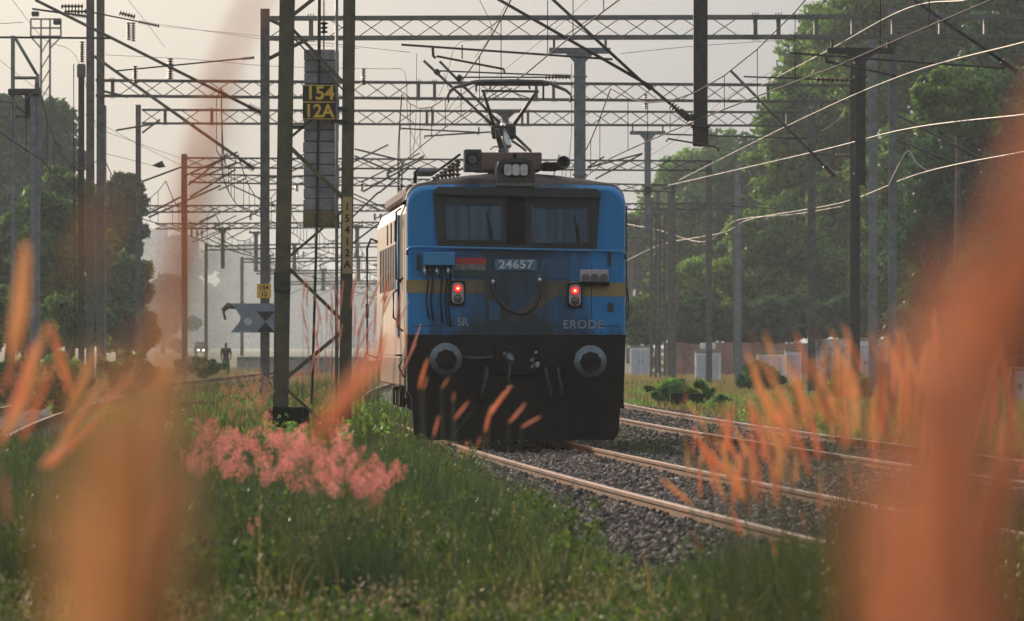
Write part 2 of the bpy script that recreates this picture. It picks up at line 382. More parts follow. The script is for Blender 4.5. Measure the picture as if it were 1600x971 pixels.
rs = np.random.RandomState(7)
def stones(n, samp, smin, smax, name='gravel'):
    base = np.array([(1, 0, 0), (-1, 0, 0), (0, 1, 0), (0, -1, 0), (0, 0, 1), (0, 0, -1)], float)
    fc = np.array([(0, 2, 4), (2, 1, 4), (1, 3, 4), (3, 0, 4), (2, 0, 5), (1, 2, 5), (3, 1, 5), (0, 3, 5)])
    p = samp(n); s = rs.uniform(smin, smax, (n, 1, 1))
    v = base[None] * rs.uniform(.5, 1.1, (n, 6, 3)) + rs.uniform(-.35, .35, (n, 6, 3))
    a = rs.uniform(0, 6.28, n); ca, sa = np.cos(a), np.sin(a); b = rs.uniform(-.9, .9, n); cb, sb = np.cos(b), np.sin(b)
    x, y, z = v[..., 0], v[..., 1], v[..., 2] * .75
    y, z = y * cb[:, None] - z * sb[:, None], y * sb[:, None] + z * cb[:, None]
    x, y = x * ca[:, None] - y * sa[:, None], x * sa[:, None] + y * ca[:, None]
    v = np.stack([x, y, z], -1) * s + p[:, None, :]
    f = (fc[None] + (np.arange(n) * 6)[:, None, None]).reshape(-1, 3)
    o = link(name, npmesh(name, v.reshape(-1, 3), [f], [M['stone2']]))
    return tag(o, kind='stuff')
def stonemat():
    m = mat('loose_ballast_stone', (.17, .155, .155), (.06, .055, .06), .85, 0, 9, .2)
    n = m.node_tree.nodes; l = m.node_tree.links; g = n.new('ShaderNodeNewGeometry')
    cr = n.new('ShaderNodeValToRGB'); e = cr.color_ramp; e.elements[0].color = (.03, .027, .026, 1); e.elements[1].color = (.145, .13, .125, 1)
    e.elements[1].position = .8; q = e.elements.new(.97); q.color = (.28, .23, .21, 1)
    l.new(g.outputs['Random Per Island'], cr.inputs[0]); l.new(cr.outputs[0], n['Principled BSDF'].inputs['Base Color']); return m
M['stone2'] = stonemat()
vX1 = np.vectorize(X1)
def bsamp(y0, y1, o0, o1, zfun):
    def f(n):
        y = y0 + (y1 - y0) * rs.rand(n) ** 1.15; o = rs.uniform(o0, o1, n)
        return np.stack([vX1(y) + o, y, zfun(o) + rs.uniform(-.02, .025, n)], -1)
    return f
zb = lambda o: np.interp(o, [-3.4, -2.6, -1.75, -.95, 0, .95, 2.18, 3.4, 4.35, 5.3, 6.1, 7.3, 8.2], [GZ, GZ - .02, -.165, -.115, -.155, -.115, -.185, -.115, -.155, -.115, -.175, GZ - .02, GZ])
stones(105000, bsamp(42, 104, -2.9, 6.8, zb), .022, .052)
stones(26000, bsamp(100, 190, -2.4, 7.4, zb), .035, .06)

# ---------------------------------------------------------------- the locomotive
LO = Vector((0.058, 107.0, 0.0)); YAW = math.atan(.043)
def lx(px): return (px - 806.5) / 112.0
def lz(py): return (690.5 - py) / 112.0
loco = thing('electric_locomotive', 'blue electric locomotive with red tail lights and a raised pantograph', 'locomotive', LO, None, YAW)
LLEN = 16.0
def LB(mb, name, m, parent=loco): return mb.build(name, m, parent, local=True)
def topz(x, base, rise, hw=1.53):      # arched roof line
    return base + rise * (1 - (x / hw) ** 2)
def bodysec(y, inset, zt, rise, rc=.24, zb_=1.50):
    hw = 1.53 - inset; pts = [(-hw, zb_), (-hw, zt - rc)]
    for a in (22, 45, 68): pts.append((-hw + rc * (1 - math.cos(rad(a))), zt - rc + rc * math.sin(rad(a))))
    for i in range(9):
        x = -hw + rc + (2 * hw - 2 * rc) * i / 8; pts.append((x, zt + rise * (1 - (x / (hw - rc)) ** 2)))
    for a in (68, 45, 22): pts.append((hw - rc * (1 - math.cos(rad(a))), zt - rc + rc * math.sin(rad(a))))
    pts += [(hw, zt - rc), (hw, zb_)]
    return [Vector((x, y, z)) for x, z in pts]
secs = [bodysec(0, .05, 3.52, 0.0), bodysec(.03, .02, 3.545, .01), bodysec(.10, .0, 3.58, .03)]
mb = MB(); mb.loft(secs); LB(mb, 'cab_front', M['blue_front'])
# roof dome rising behind the front edge
mb = MB(True)
rsec = lambda y, zt, rise: [p for p in bodysec(y, .0, zt, rise, .24, zt - .24)]
mb.loft([[p + Vector((0, 0, 0)) for p in rsec(.101, 3.585, .03)], rsec(.25, 3.62, .07), rsec(.6, 3.63, .12), rsec(1.2, 3.63, .15), rsec(3.0, 3.60, .13)], True, True)
LB(mb, 'cab_roof', M['roof'])
# sides and body shell behind the cab front
mb = MB(); zt = 3.34
prof = [(-1.515, 1.22), (-1.525, 1.5), (-1.53, 3.20), (-1.46, 3.38), (-1.28, 3.50), (-.9, 3.56), (0, 3.6), (.9, 3.56), (1.28, 3.50), (1.46, 3.38), (1.53, 3.20), (1.525, 1.5), (1.515, 1.22)]
mb.loft([[Vector((x, .102, z)) for x, z in prof], [Vector((x, LLEN, z)) for x, z in prof]])
LB(mb, 'body_shell', M['cream'])
mb = MB(); mb.box((-1.30, 8.5, 3.56), (.28, 12, .16), bev=.03); mb.box((1.30, 8.5, 3.56), (.28, 12, .16), bev=.03); LB(mb, 'roof_rail', M['roof'])
# side details
for y in (5.6, 7.6, 9.6):
    mb = MB(); mb.box((-1.535, y, 3.02), (.02, .42, .30)); LB(mb, 'side_window', M['glassdark'])
for i in range(10):
    mb = MB(); mb.box((-1.533, 5.4 + i * .95, 2.50), (.02, .34, .66)); LB(mb, 'louvre', M['surround'])
mb = MB(); mb.box((-1.54, 3.9, 2.35), (.03, 1.05, 1.75)); d = LB(mb, 'cab_door', M['blue'])
mb = MB(); mb.tube([(-1.56, 3.3, 1.7), (-1.62, 3.3, 1.75), (-1.62, 3.3, 2.1), (-1.56, 3.3, 2.15)], .016); LB(mb, 'handle', M['black'], d)
for y, z0, z1 in ((2.2, 2.25, 3.3), (1.2, 1.55, 2.3)):
    mb = MB(); mb.tube([(-1.54, y, z0), (-1.61, y, z0 + .05), (-1.61, y, z1 - .05), (-1.54, y, z1)], .018); LB(mb, 'grab_rail', M['black'])
mb = MB(); mb.tube([(-1.53, 15.6, 3.0), (-1.64, 15.6, 3.05), (-1.70, 15.6, 2.9), (-1.70, 15.6, 1.2), (-1.53, 15.6, 1.15)], .022)
mb.box((-1.70, 15.6, 1.9), (.05, .05, .22)); LB(mb, 'grab_rail', M['rubber'])
mb = MB(); mb.tube([(1.53, .6, 2.17), (1.585, .6, 2.14), (1.60, .6, 2.0), (1.60, .6, 1.85), (1.585, .6, 1.73), (1.53, .6, 1.7)], .014, 6); LB(mb, 'grab_rail', M['rubber'])
mb = MB(); mb.tube([(1.535, .3, 1.5), (1.555, .3, 2.0), (1.555, .3, 3.3)], .012, 6); LB(mb, 'rain_gutter', M['steel_dark'])
# windscreen
def rrect(x0, x1, z0, z1, r, n=4):
    o = []
    for cx, cz, a0 in ((x1 - r, z1 - r, 0), (x0 + r, z1 - r, 90), (x0 + r, z0 + r, 180), (x1 - r, z0 + r, 270)):
        for k in range(n + 1):
            a = rad(a0 + 90 * k / n); o.append((cx + r * math.cos(a), cz + r * math.sin(a)))
    return o
mb = MB(); mb.prism([(lx(678), lz(296)), (lx(684), lz(293)), (lx(930), lz(296)), (lx(937), lz(300)), (lx(937), lz(314)), (lx(932), lz(388)), (lx(928), lz(391)), (lx(690), lz(387)), (lx(684), lz(383)), (lx(677), lz(312))], -.03, .01)
sur = LB(mb, 'windscreen_frame', M['surround'])
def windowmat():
    m = bpy.data.materials.new('windscreen_painted_reflection'); m.use_nodes = True; n = m.node_tree.nodes; l = m.node_tree.links  # blue-grey streaks put the reflection into the glass colour
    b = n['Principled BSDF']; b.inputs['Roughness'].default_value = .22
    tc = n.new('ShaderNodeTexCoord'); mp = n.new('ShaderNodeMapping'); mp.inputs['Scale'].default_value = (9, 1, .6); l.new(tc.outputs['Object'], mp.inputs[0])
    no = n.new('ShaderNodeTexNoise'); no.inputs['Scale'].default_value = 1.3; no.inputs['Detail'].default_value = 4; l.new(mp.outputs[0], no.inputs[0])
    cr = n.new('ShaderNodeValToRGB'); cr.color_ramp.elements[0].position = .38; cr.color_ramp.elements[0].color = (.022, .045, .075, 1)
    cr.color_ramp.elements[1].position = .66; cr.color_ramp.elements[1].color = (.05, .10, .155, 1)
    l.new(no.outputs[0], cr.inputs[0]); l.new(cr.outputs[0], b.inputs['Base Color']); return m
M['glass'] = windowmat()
for x0, x1, y0, y1 in ((694, 786, 312, 377), (828, 922, 316, 381)):
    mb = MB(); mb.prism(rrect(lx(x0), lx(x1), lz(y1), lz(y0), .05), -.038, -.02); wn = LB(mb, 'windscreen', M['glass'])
    mb = MB(); o_ = rrect(lx(x0) - .015, lx(x1) + .015, lz(y1) - .015, lz(y0) + .015, .06)
    i_ = rrect(lx(x0) + .02, lx(x1) - .02, lz(y1) + .02, lz(y0) - .02, .04)
    A = [[Vector((x, -.036, z)) for x, z in o_], [Vector((x, -.052, z)) for x, z in o_], [Vector((x, -.052, z)) for x, z in i_], [Vector((x, -.036, z)) for x, z in i_]]
    mb.loft(A, False); LB(mb, 'rubber_seal', M['rubber'], wn)
    mb = MB(); mb.box((lx((x0 + x1) / 2), -.05, lz(y0 + 5)), (.74, .012, .07)); LB(mb, 'sun_blind', M['glassdark'], wn)
    wx = x1 - 15
    mb = MB(); mb.tube([(lx(wx), -.06, lz(y1 + 4)), (lx(wx - 4), -.065, lz(y0 + 42)), (lx(wx - 8), -.065, lz(y0 + 30))], .010, 5)
    mb.tube([(lx(wx - 4), -.058, lz(y1 - 4)), (lx(wx - 10), -.058, lz(y0 + 20))], .012, 4); LB(mb, 'wiper', M['rubber'], wn)
mb = MB(); mb.prism([(lx(678), lz(297)), (lx(684), lz(292)), (lx(931), lz(295)), (lx(937), lz(300)), (lx(939), lz(309)), (lx(675), lz(304))], -.12, -.031); LB(mb, 'windscreen_visor', M['surround'])
# centre pillar soot patch
mb = MB(); mb.box((lx(806), -.036, lz(345)), (.26, .012, .66)); LB(mb, 'centre_pillar', M['black'])
# handrail
mb = MB(True); mb.tube([(lx(636), .02, lz(397)), (lx(636.5), -.05, lz(391)), (lx(640), -.07, lz(387)), (lx(648), -.07, lz(385.5)), (lx(806), -.07, lz(389)), (lx(964), -.07, lz(392)), (lx(974), -.07, lz(394)), (lx(977), -.05, lz(398)), (lx(977.5), .02, lz(403))], .016, 8)
for x in (700, 806, 912): mb.tube([(lx(x), 0, lz(389.5)), (lx(x), -.07, lz(389.5))], .012)
LB(mb, 'front_handrail', M['blue_pale'])
# yellow stripe: two arms and a V dipping in the middle, set 3 mm proud
def poly(name, pts, m, y0=-.003, y1=.004, parent=loco):
    mb = MB(); mb.prism([(lx(a), lz(b)) for a, b in pts], y0, y1); return LB(mb, name, m, parent)
poly('yellow_stripe', [(634.8, 437), (758, 437), (768, 446), (784, 470), (806, 486), (822, 478), (838, 458), (846, 438), (977.2, 442), (977.2, 463), (868, 463), (850, 478), (828, 494), (806, 502), (782, 492), (764, 472), (756, 459), (634.8, 457)], M['tan'])
mb = MB()
for x in (-1.05, -.42, .42, 1.05): mb.box((x, -.001, 2.02), (.012, .012, .95))
mb.box((0, -.001, 1.62), (2.9, .012, .012)); LB(mb, 'panel_seam', M['surround'])
mb = MB(True)
for x in np.arange(-1.44, 1.45, .12): mb.disc((x, 0, 1.535), .011, -.010, .002, 6)
LB(mb, 'rivet_row', M['surround'])
# jumper box with dangling couplers
mb = MB(); mb.box((lx(685.5), -.10, lz(404.5)), (.44, .20, .185), bev=.012); jb = LB(mb, 'jumper_box', M['blue_pale'])
rng = random.Random(3)
for i, x in enumerate((664, 671, 683, 685, 699, 704)):
    mb = MB(True); mb.tube([(lx(x), -.10, lz(414)), (lx(x + rng.uniform(-1, 1)), -.13, lz(424)), (lx(x + rng.uniform(-2, 2)), -.12, lz(431 + rng.uniform(-2, 5)))], [.018, .026, .016], 7)
    LB(mb, 'jumper_plug', M['chrome'] if i % 2 == 0 else M['steel_dark'], jb)
for i, x in enumerate((668, 675, 690, 697, 702)):
    mb = MB(True); mb.tube([(lx(x), -.06, lz(414)), (lx(x + 1), -.05, lz(440)), (lx(x - 2), -.05, lz(470)), (lx(x + 2), -.03, lz(498 + 3 * i))], .013, 6)
    LB(mb, 'jumper_cable', M['rubber'], jb)
poly('flag_band', [(710, 402), (760, 403), (760, 413), (710, 412)], M['flag_red'])
poly('flag_band', [(710, 412.3), (760, 413.3), (760, 422), (710, 421)], M['flag_white'])
poly('flag_band', [(710, 421.3), (760, 422.3), (760, 435.5), (710, 434.5)], M['flag_green'])
poly('dark_patch', [(846, 404), (888, 405), (886, 434), (846, 434)], M['blue_dull'], -.004, .0)
# number plate and lettering
def text(body, size, m, parent, loc, rot=(rad(90), 0, 0), sx=1.0, ext=.002, name='lettering', font_sp=1.0, align='CENTER', line=1.0):
    cu = bpy.data.curves.new('t', 'FONT'); cu.body = body; cu.size = size; cu.align_x = align; cu.align_y = 'CENTER'
    cu.extrude = ext; cu.space_character = font_sp; cu.offset = size * .022; cu.space_line = line
    to = bpy.data.objects.new('t', cu); COL.objects.link(to)
    dg = bpy.context.evaluated_depsgraph_get(); me = bpy.data.meshes.new_from_object(to.evaluated_get(dg))
    bpy.data.objects.remove(to); me.materials.clear(); me.materials.append(m)
    me.transform(Matrix.Diagonal((sx, 1, 1, 1))); me.name = name
    o = link(name, me, parent); o.location = loc; o.rotation_euler = rot; return o
mb = MB(); mb.box((lx(806), -.012, lz(413.5)), (.585, .022, .16), bev=.004); pl = LB(mb, 'number_plate', M['teal'])
text('24657', .155, M['white'], pl, (lx(806), -.027, lz(413.5)), sx=1.18, font_sp=1.06)
text('SR', .16, M['white_worn'], loco, (lx(723), -.006, lz(503)), sx=.95, name='painted_letters')
text('ERODE', .165, M['white_worn'], loco, (lx(911), -.006, lz(507)), sx=1.0, font_sp=1.12, name='painted_letters')
# tail lights
for cx, cy_ in ((715, 457.5), (898, 461)):
    mb = MB(); mb.box((lx(cx), -.04, lz(cy_)), (.205, .08, .34), bev=.012); tl = LB(mb, 'tail_light', M['black'])
    mb = MB(); o_ = rrect(lx(cx) - .082, lx(cx) + .082, lz(cy_) - .145, lz(cy_) + .145, .06); mb.prism(o_, -.088, -.078); LB(mb, 'bezel', M['bezel'], tl)
    mb = MB(); mb.disc((lx(cx), 0, lz(cy_ - 7)), .062, -.094, -.086, 20); LB(mb, 'lamp_rim', M['black'], tl)
    mb = MB(True); mb.disc((lx(cx), 0, lz(cy_ - 7)), .052, -.108, -.093, 20, .055); LB(mb, 'lit_lamp', M['red_light'], tl)
    mb = MB(); mb.disc((lx(cx), 0, lz(cy_ - 7)), .018, -.113, -.107, 14); LB(mb, 'filament', M['hot'], tl)
    mb = MB(); mb.disc((lx(cx), 0, lz(cy_ + 9)), .058, -.094, -.086, 20); LB(mb, 'lamp_rim', M['black'], tl)
    mb = MB(True); mb.disc((lx(cx), 0, lz(cy_ + 9)), .045, -.104, -.093, 20, .05); LB(mb, 'unlit_lamp', M['lens_grey'], tl)
# right jumper sockets
mb = MB(); mb.box((lx(928), -.05, lz(430.5)), (.40, .10, .17), bev=.01); sk = LB(mb, 'socket_box', M['bezel'])
for i in range(3):
    mb = MB(); mb.disc((lx(914 + 14.5 * i), 0, lz(434)), .062, -.125, -.099, 6); LB(mb, 'socket_cover', M['lens_grey'], sk)
mb = MB(); mb.box((lx(928), -.055, lz(443)), (.42, .09, .05)); LB(mb, 'socket_shelf', M['black'], sk)
# hose in a U below the number
mb = MB(True); mb.tube([(lx(770), -.03, lz(440)), (lx(771), -.08, lz(452)), (lx(776), -.10, lz(466)), (lx(788), -.12, lz(480)), (lx(806), -.13, lz(489)), (lx(820), -.13, lz(490)), (lx(834), -.12, lz(480)), (lx(842), -.10, lz(464)), (lx(843), -.08, lz(450)), (lx(843), -.03, lz(438))], .027, 8)
hs = LB(mb, 'air_hose', M['rubber'])
for x, y in ((770, 440), (843, 437)):
    mb = MB(True); mb.tube([(lx(x), -.05, lz(y + 5)), (lx(x), -.06, lz(y - 1)), (lx(x), -.05, lz(y - 7))], [.02, .032, .02], 8); LB(mb, 'hose_valve', M['chrome'], hs)
poly('access_hatch', [(764, 470), (782, 470), (782, 500), (764, 500)], M['blue_dull'], -.012, 0)
mb = MB(); mb.box((lx(954), -.012, lz(480)), (.08, .02, .12), bev=.004); LB(mb, 'foot_recess', M['surround'])
mb = MB(); mb.box((lx(654), -.01, lz(410)), (.05, .03, .22)); mb.box((lx(952), -.01, lz(404)), (.05, .03, .20)); LB(mb, 'bracket', M['surround'])
# headframe: black lower cab, buffer beam and bogie front
mb = MB(); mb.prism([(-1.53, 1.499), (-1.52, .72), (-1.46, .62), (1.46, .62), (1.50, .72), (1.53, 1.499)], -.05, .35); LB(mb, 'buffer_beam', M['black'])
mb = MB(); mb.box((0, 1.5, 1.0), (2.7, 2.4, .7)); mb.box((0, 8, 1.0), (2.5, 15, .42)); LB(mb, 'underframe', M['black'])
mb = MB(); mb.prism([(-1.46, .62), (-1.43, .13), (-1.36, .03), (1.36, .03), (1.43, .13), (1.46, .62)], -.02, .06)
for i in range(9): mb.box((-1.12 + i * .28, -.04, .34), (.05, .04, .46))
LB(mb, 'cattle_guard', M['black'])
for cx, cyy in ((694.5, 560.5), (919, 564)):
    c = Vector((lx(cx), 0, lz(cyy)))
    mb = MB(True); mb.disc(c, .115, -.52, -.05, 20); mb.disc(c, .17, -.28, -.05, 20); bf = LB(mb, 'buffer', M['black'])
    mb = MB(True); mb.disc(c, .225, -.565, -.52, 36, .215); LB(mb, 'buffer_head', M['buffer'], bf)
    mb = MB(); c2 = c + Vector((.005, 0, -.012)); nn = 28
    mb.loft([[c2 + Vector((math.cos(2 * math.pi * k / nn), 0, math.sin(2 * math.pi * k / nn))) * (.145 + .008 * math.sin(k * 1.9)) + Vector((0, y, 0)) for k in range(nn)] for y in (-.569, -.562)])
    LB(mb, 'grease_patch', M['black'], bf)
# coupling
mb = MB(); mb.box((lx(806), -.10, lz(562)), (.62, .12, .42), bev=.03); cp = LB(mb, 'coupling', M['black'])
rng = random.Random(11)
mb = MB(True); mb.tube([(lx(795), -.15, lz(560)), (lx(794), -.42, lz(556)), (lx(797), -.50, lz(562)), (lx(800), -.42, lz(568))], [.07, .05, .045, .02], 8); LB(mb, 'draw_hook', M['buffer'], cp)
mb = MB(True); mb.tube([(lx(795), -.42, lz(566)), (lx(793), -.40, lz(590)), (lx(797), -.36, lz(612))], .022, 7); mb.tube([(lx(789), -.40, lz(604)), (lx(804), -.40, lz(604))], .025, 7); LB(mb, 'screw_link', M['steel_dark'], cp)
for i in range(9):
    x = rng.choice((795, 832)) + rng.uniform(-9, 9); z = 561 + rng.uniform(-14, 12)
    mb = MB(); mb.box((lx(x), -.19 - rng.random() * .1, lz(z)), (.035 + rng.random() * .04, .03, .03 + rng.random() * .05), rz=rng.uniform(-.8, .8), ry=rng.uniform(-.6, .6), bev=.006); LB(mb, 'coupling_fitting', M['buffer'] if i % 2 else M['chrome'], cp)
mb = MB(True); mb.tube([(lx(722), -.08, lz(557)), (lx(745), -.10, lz(559)), (lx(772), -.08, lz(557))], .016, 6); LB(mb, 'brake_pipe', M['steel'])
for x, dx in ((760, -4), (852, 5), (872, 3)):
    mb = MB(True); mb.tube([(lx(x), -.05, lz(575)), (lx(x), -.18, lz(580)), (lx(x + dx), -.22, lz(600)), (lx(x + 2 * dx), -.20, lz(622))], .025, 7); LB(mb, 'brake_hose', M['steel_dark'])
# steps and wheels
for sgn in (-1, 1):
    mb = MB(); mb.box((sgn * 1.40, .45, .50), (.24, .45, .05)); mb.box((sgn * 1.40, .45, .82), (.24, .45, .05)); mb.box((sgn * 1.50, .25, .72), (.03, .03, .5)); mb.box((sgn * 1.50, .65, .72), (.03, .03, .5)); LB(mb, 'cab_steps', M['black'])
    for y in (1.9, 3.8, 5.7, 10.3, 12.2, 14.1):
        mb = MB(True)
        c = (sgn * .86, y, .545); nn = 24
        mb.loft([[Vector((c[0] + dx, c[1] + math.cos(2 * math.pi * k / nn) * r, c[2] + math.sin(2 * math.pi * k / nn) * r)) for k in range(nn)] for dx, r in ((-.06, .50), (-.06, .54), (.06, .54), (.06, .50))])
        LB(mb, 'wheel', M['steel_dark'])
    mb = MB(); mb.box((sgn * 1.18, 3.8, .68), (.16, 5.6, .30), bev=.03); mb.box((sgn * 1.18, 12.2, .68), (.16, 5.6, .30), bev=.03)
    for y in (1.9, 3.8, 5.7, 10.3, 12.2, 14.1): mb.box((sgn * 1.27, y, .56), (.14, .34, .30), bev=.03)
    LB(mb, 'bogie_frame', M['black'])
mb = MB(True); mb.tube([(1.42, .2, .82), (1.47, .1, .82), (1.50, .1, .72), (1.48, .1, .60), (1.43, .1, .62)], .014, 6); LB(mb, 'hose_loop', M['rubber'])
mb = MB(True); mb.tube([(-1.50, .5, 1.25), (-1.56, .5, 1.2), (-1.62, .5, 1.05), (-1.56, .5, .92), (-1.50, .5, .88)], .014, 6); LB(mb, 'hose_loop', M['chrome'])
mb = MB(); mb.box((-1.48, 7.5, .98), (.1, 13, .42), bev=.02); LB(mb, 'side_skirt', M['rust'])
# roof equipment
RB = .12
mb = MB(); ol = [(lx(776), lz(290)), (lx(776), lz(262)), (lx(780), lz(252)), (lx(790), lz(247)), (lx(820), lz(247)), (lx(830), lz(252)), (lx(834), lz(262)), (lx(834), lz(290))]
mb.prism(ol, -.14, .9); hl = LB(mb, 'headlight', M['steel_dark'])
mb = MB(); mb.box((lx(805), -.05, lz(289)), (.56, .2, .05), bev=.01); LB(mb, 'light_shelf', M['steel'], hl)
mb = MB(); o_ = rrect(lx(783), lx(828), lz(277), lz(254), .10, 5); mb.prism(o_, -.155, -.141); LB(mb, 'lamp_rim', M['black'], hl)
for i in range(3):
    mb = MB(); x0 = 787 + i * 12.6; mb.prism(rrect(lx(x0), lx(x0 + 11.6), lz(274.5), lz(257), .035, 4), -.165, -.156); LB(mb, 'lens', M['lens_white'], hl)
mb = MB(); mb.tube([(lx(804), -.1, lz(247)), (lx(804), -.1, lz(240))], .025, 8); LB(mb, 'vent_cap', M['black'], hl)
mb = MB(); mb.box((lx(739), .15, lz(251)), (.235, .5, .31), bev=.012); ml = LB(mb, 'marker_light', M['steel_dark'])
mb = MB(); mb.ring((lx(738), 0, lz(249)), .085, .065, -.125, -.1); LB(mb, 'rim', M['black'], ml)
mb = MB(); mb.disc((lx(738), 0, lz(249)), .065, -.115, -.1, 20); LB(mb, 'lens', M['lens_grey'], ml)
mb = MB(); mb.box((lx(801), 1.6, lz(250)), (.90, 1.4, .26), bev=.015); LB(mb, 'resistor_housing', mat('brown_grey_paint', (.17, .11, .095), (.11, .08, .075), .7, 0, 3, .1))
mb = MB(); mb.box((lx(668), 1.2, lz(266)), (.28, 1.6, .09), bev=.03); LB(mb, 'air_duct', M['steel_blue'])
for i in range(7):
    x = 688 + i * 5.2; mb = MB(True); z0 = 3.60; hgt = .12 + .035 * i
    mb.sheds((lx(x), 2.4 - i * .22, z0), (lx(x), 2.4 - i * .22, z0 + hgt + .05), .045, 3 + i // 2); LB(mb, 'roof_insulator', M['porcelain'])
mb = MB(True); mb.tube([(lx(684), 2.5, 3.78), (lx(722), .9, 4.03)], .018, 6); mb.tube([(lx(684), 2.5, 3.70), (lx(722), .9, 3.92)], .018, 6); LB(mb, 'roof_busbar', M['steel_dark'])
mb = MB(True)
mb.loft([[Vector((lx(880) + math.cos(2 * math.pi * k / 20) * r, y, lz(254) + math.sin(2 * math.pi * k / 20) * r)) for k in range(20)] for y, r in ((.5, .03), (.2, .04), (.0, .06), (-.12, .09), (-.15, .093), (-.15, .075), (-.05, .05))]); LB(mb, 'horn', M['steel_dark'])
mb = MB(); mb.box((lx(862), .6, lz(259)), (.22, .5, .12), bev=.02); mb.tube([(lx(866), .3, lz(262)), (lx(880), .2, lz(262))], .03, 6); LB(mb, 'horn_mount', M['black'])
mb = MB(True); mb.tube([(lx(655), .12, lz(262)), (lx(650), .05, lz(268)), (lx(648), .05, lz(276))], .015, 6); mb.box((lx(649), .05, lz(280)), (.05, .04, .10), bev=.01); LB(mb, 'mirror', M['black'])
# pantograph
PY = 2.2
pan = MB(True)
pan.tube([(lx(788), PY + .2, lz(238)), (lx(795), PY, lz(228)), (lx(788), PY - .3, lz(210)), (lx(784), PY - .5, lz(197))], [.035, .05, .04, .03], 8)
pan.box((lx(795), PY, lz(231)), (.12, .3, .12), bev=.02)
pg = LB(pan, 'pantograph', M['steel'])
s_ = (107 + PY) / 107
def pp(px, py, dy=0):          # pantograph point, on the yawed locomotive, that stands at image px, py
    y = PY + dy
    return (lx(px) + (px - 806) * 0.0 + 0.043 * y + (px - 800) / 112 * (y / 107), y, lz(py) + (540 - py) / 112 * (y / 107))
mb = MB(True); mb.tube([pp(701, 160), pp(700, 150), pp(703, 142), pp(711, 136.5), pp(724, 134), pp(738, 129), pp(752, 127.5), pp(800, 127), pp(846, 128), pp(860, 130), pp(872, 136), pp(884, 141), pp(891, 147), pp(892.5, 153), pp(890, 160)], [.016, .018, .02, .022, .026, .028, .03, .03, .03, .028, .025, .022, .02, .018, .014], 8); LB(mb, 'contact_bow', M['steel'], pg)
mb = MB(); mb.box(pp(800, 132.5), (1.05, .06, .035)); LB(mb, 'carbon_strip', M['steel_dark'], pg)
mb = MB(True); mb.tube([pp(752, 142, .2), pp(842, 143, .2)], .02, 6); mb.tube([pp(744, 142, .2), pp(744, 129)], .015, 6); mb.tube([pp(849, 156, .2), pp(849, 130)], .015, 6); mb.tube([pp(765, 139, .1), pp(769, 130)], .014, 6); mb.tube([pp(828, 139, .1), pp(825, 130)], .014, 6); LB(mb, 'bow_frame', M['steel'], pg)
for a, b in (((755, 142), (774, 204)), ((838, 144), (799, 200))):
    mb = MB(True); mb.tube([pp(*a, .2), pp(*b, .6)], [.020, .030], 8); LB(mb, 'upper_arm', M['steel'], pg)
mb = MB(True); mb.tube([pp(762, 158, .3), pp(800, 138, .2)], .008, 5); mb.tube([pp(830, 155, .3), pp(790, 140, .2)], .008, 5); LB(mb, 'bracing_wire', M['steel'], pg)
mb = MB(True); mb.tube([pp(786, 196, .6), pp(795, 228, 0)], [.045, .04], 8); LB(mb, 'lower_arm', M['chrome'], pg)
mb = MB(); mb.box(pp(778, 204, .5), (.20, .2, .16), bev=.03); mb.box(pp(797, 206, .5), (.16, .2, .22), bev=.03); mb.box(pp(774, 213, .5), (.10, .12, .08), bev=.02); LB(mb, 'knuckle', M['steel_dark'], pg)
mb = MB(True); mb.tube([pp(803, 211, .5), pp(829, 236, 1.6)], .022, 8); mb.tube([pp(800, 220, 0), pp(815, 230, .5), pp(822, 236, .5)], .018, 6); mb.tube([pp(766, 234, .2), pp(772, 229, .2), pp(781, 229.5, .2)], .010, 6); LB(mb, 'control_rod', M['steel'], pg)
mb = MB(); mb.box((lx(800) + .1, PY + .3, 3.97), (.5, 1.4, .06)); LB(mb, 'base_frame', M['steel_dark'], pg)
for dx in (-.2, .35):
    for dy in (-.2, .9):
        mb = MB(True); mb.sheds((lx(800) + dx, PY + dy, 3.70), (lx(800) + dx, PY + dy, 3.95), .06, 4); LB(mb, 'support_insulator', M['porcelain'], pg)

# ---------------------------------------------------------------- overhead line structures
def Lw(px, Y): return px * Y / F                      # a width of px photo pixels at distance Y
def ibeam(mb, x, y, z0, z1, wpx, dep=None, lean=0.0):  # H-section steel column
    w_ = wpx; d = dep or w_
    for yy in (-d / 2, d / 2):
        mb.loft([[Vector((x + sx * w_ / 2 + l_, y + yy + sy * .008, z)) for sx, sy in ((-1, -1), (1, -1), (1, 1), (-1, 1))] for z, l_ in ((z0, lean), (z1, 0))])
    mb.loft([[Vector((x + sx * w_ * .12 + l_, y + sy * (d / 2 - .01), z)) for sx, sy in ((-1, -1), (1, -1), (1, 1), (-1, 1))] for z, l_ in ((z0, lean), (z1, 0))])
def mast(t, px, Y, ytop, w, m, ybot=None, lean=0.0, foot=True):
    x = Y * (px - 800) / F; z1 = H + Y * (540 - ytop) / F
    z0 = GZ - .1 if ybot is None else H + Y * (540 - ybot) / F
    mb = MB(); ibeam(mb, x, Y, z0, z1, w, lean=lean)
    o = mb.build('mast', m, t)
    if foot and ybot is None:
        mb = MB(); mb.box((x + lean, Y, GZ + .04), (w * 2.2, w * 2.2, .28), bev=.02); mb.build('foundation', M['concrete'], t)
    return o
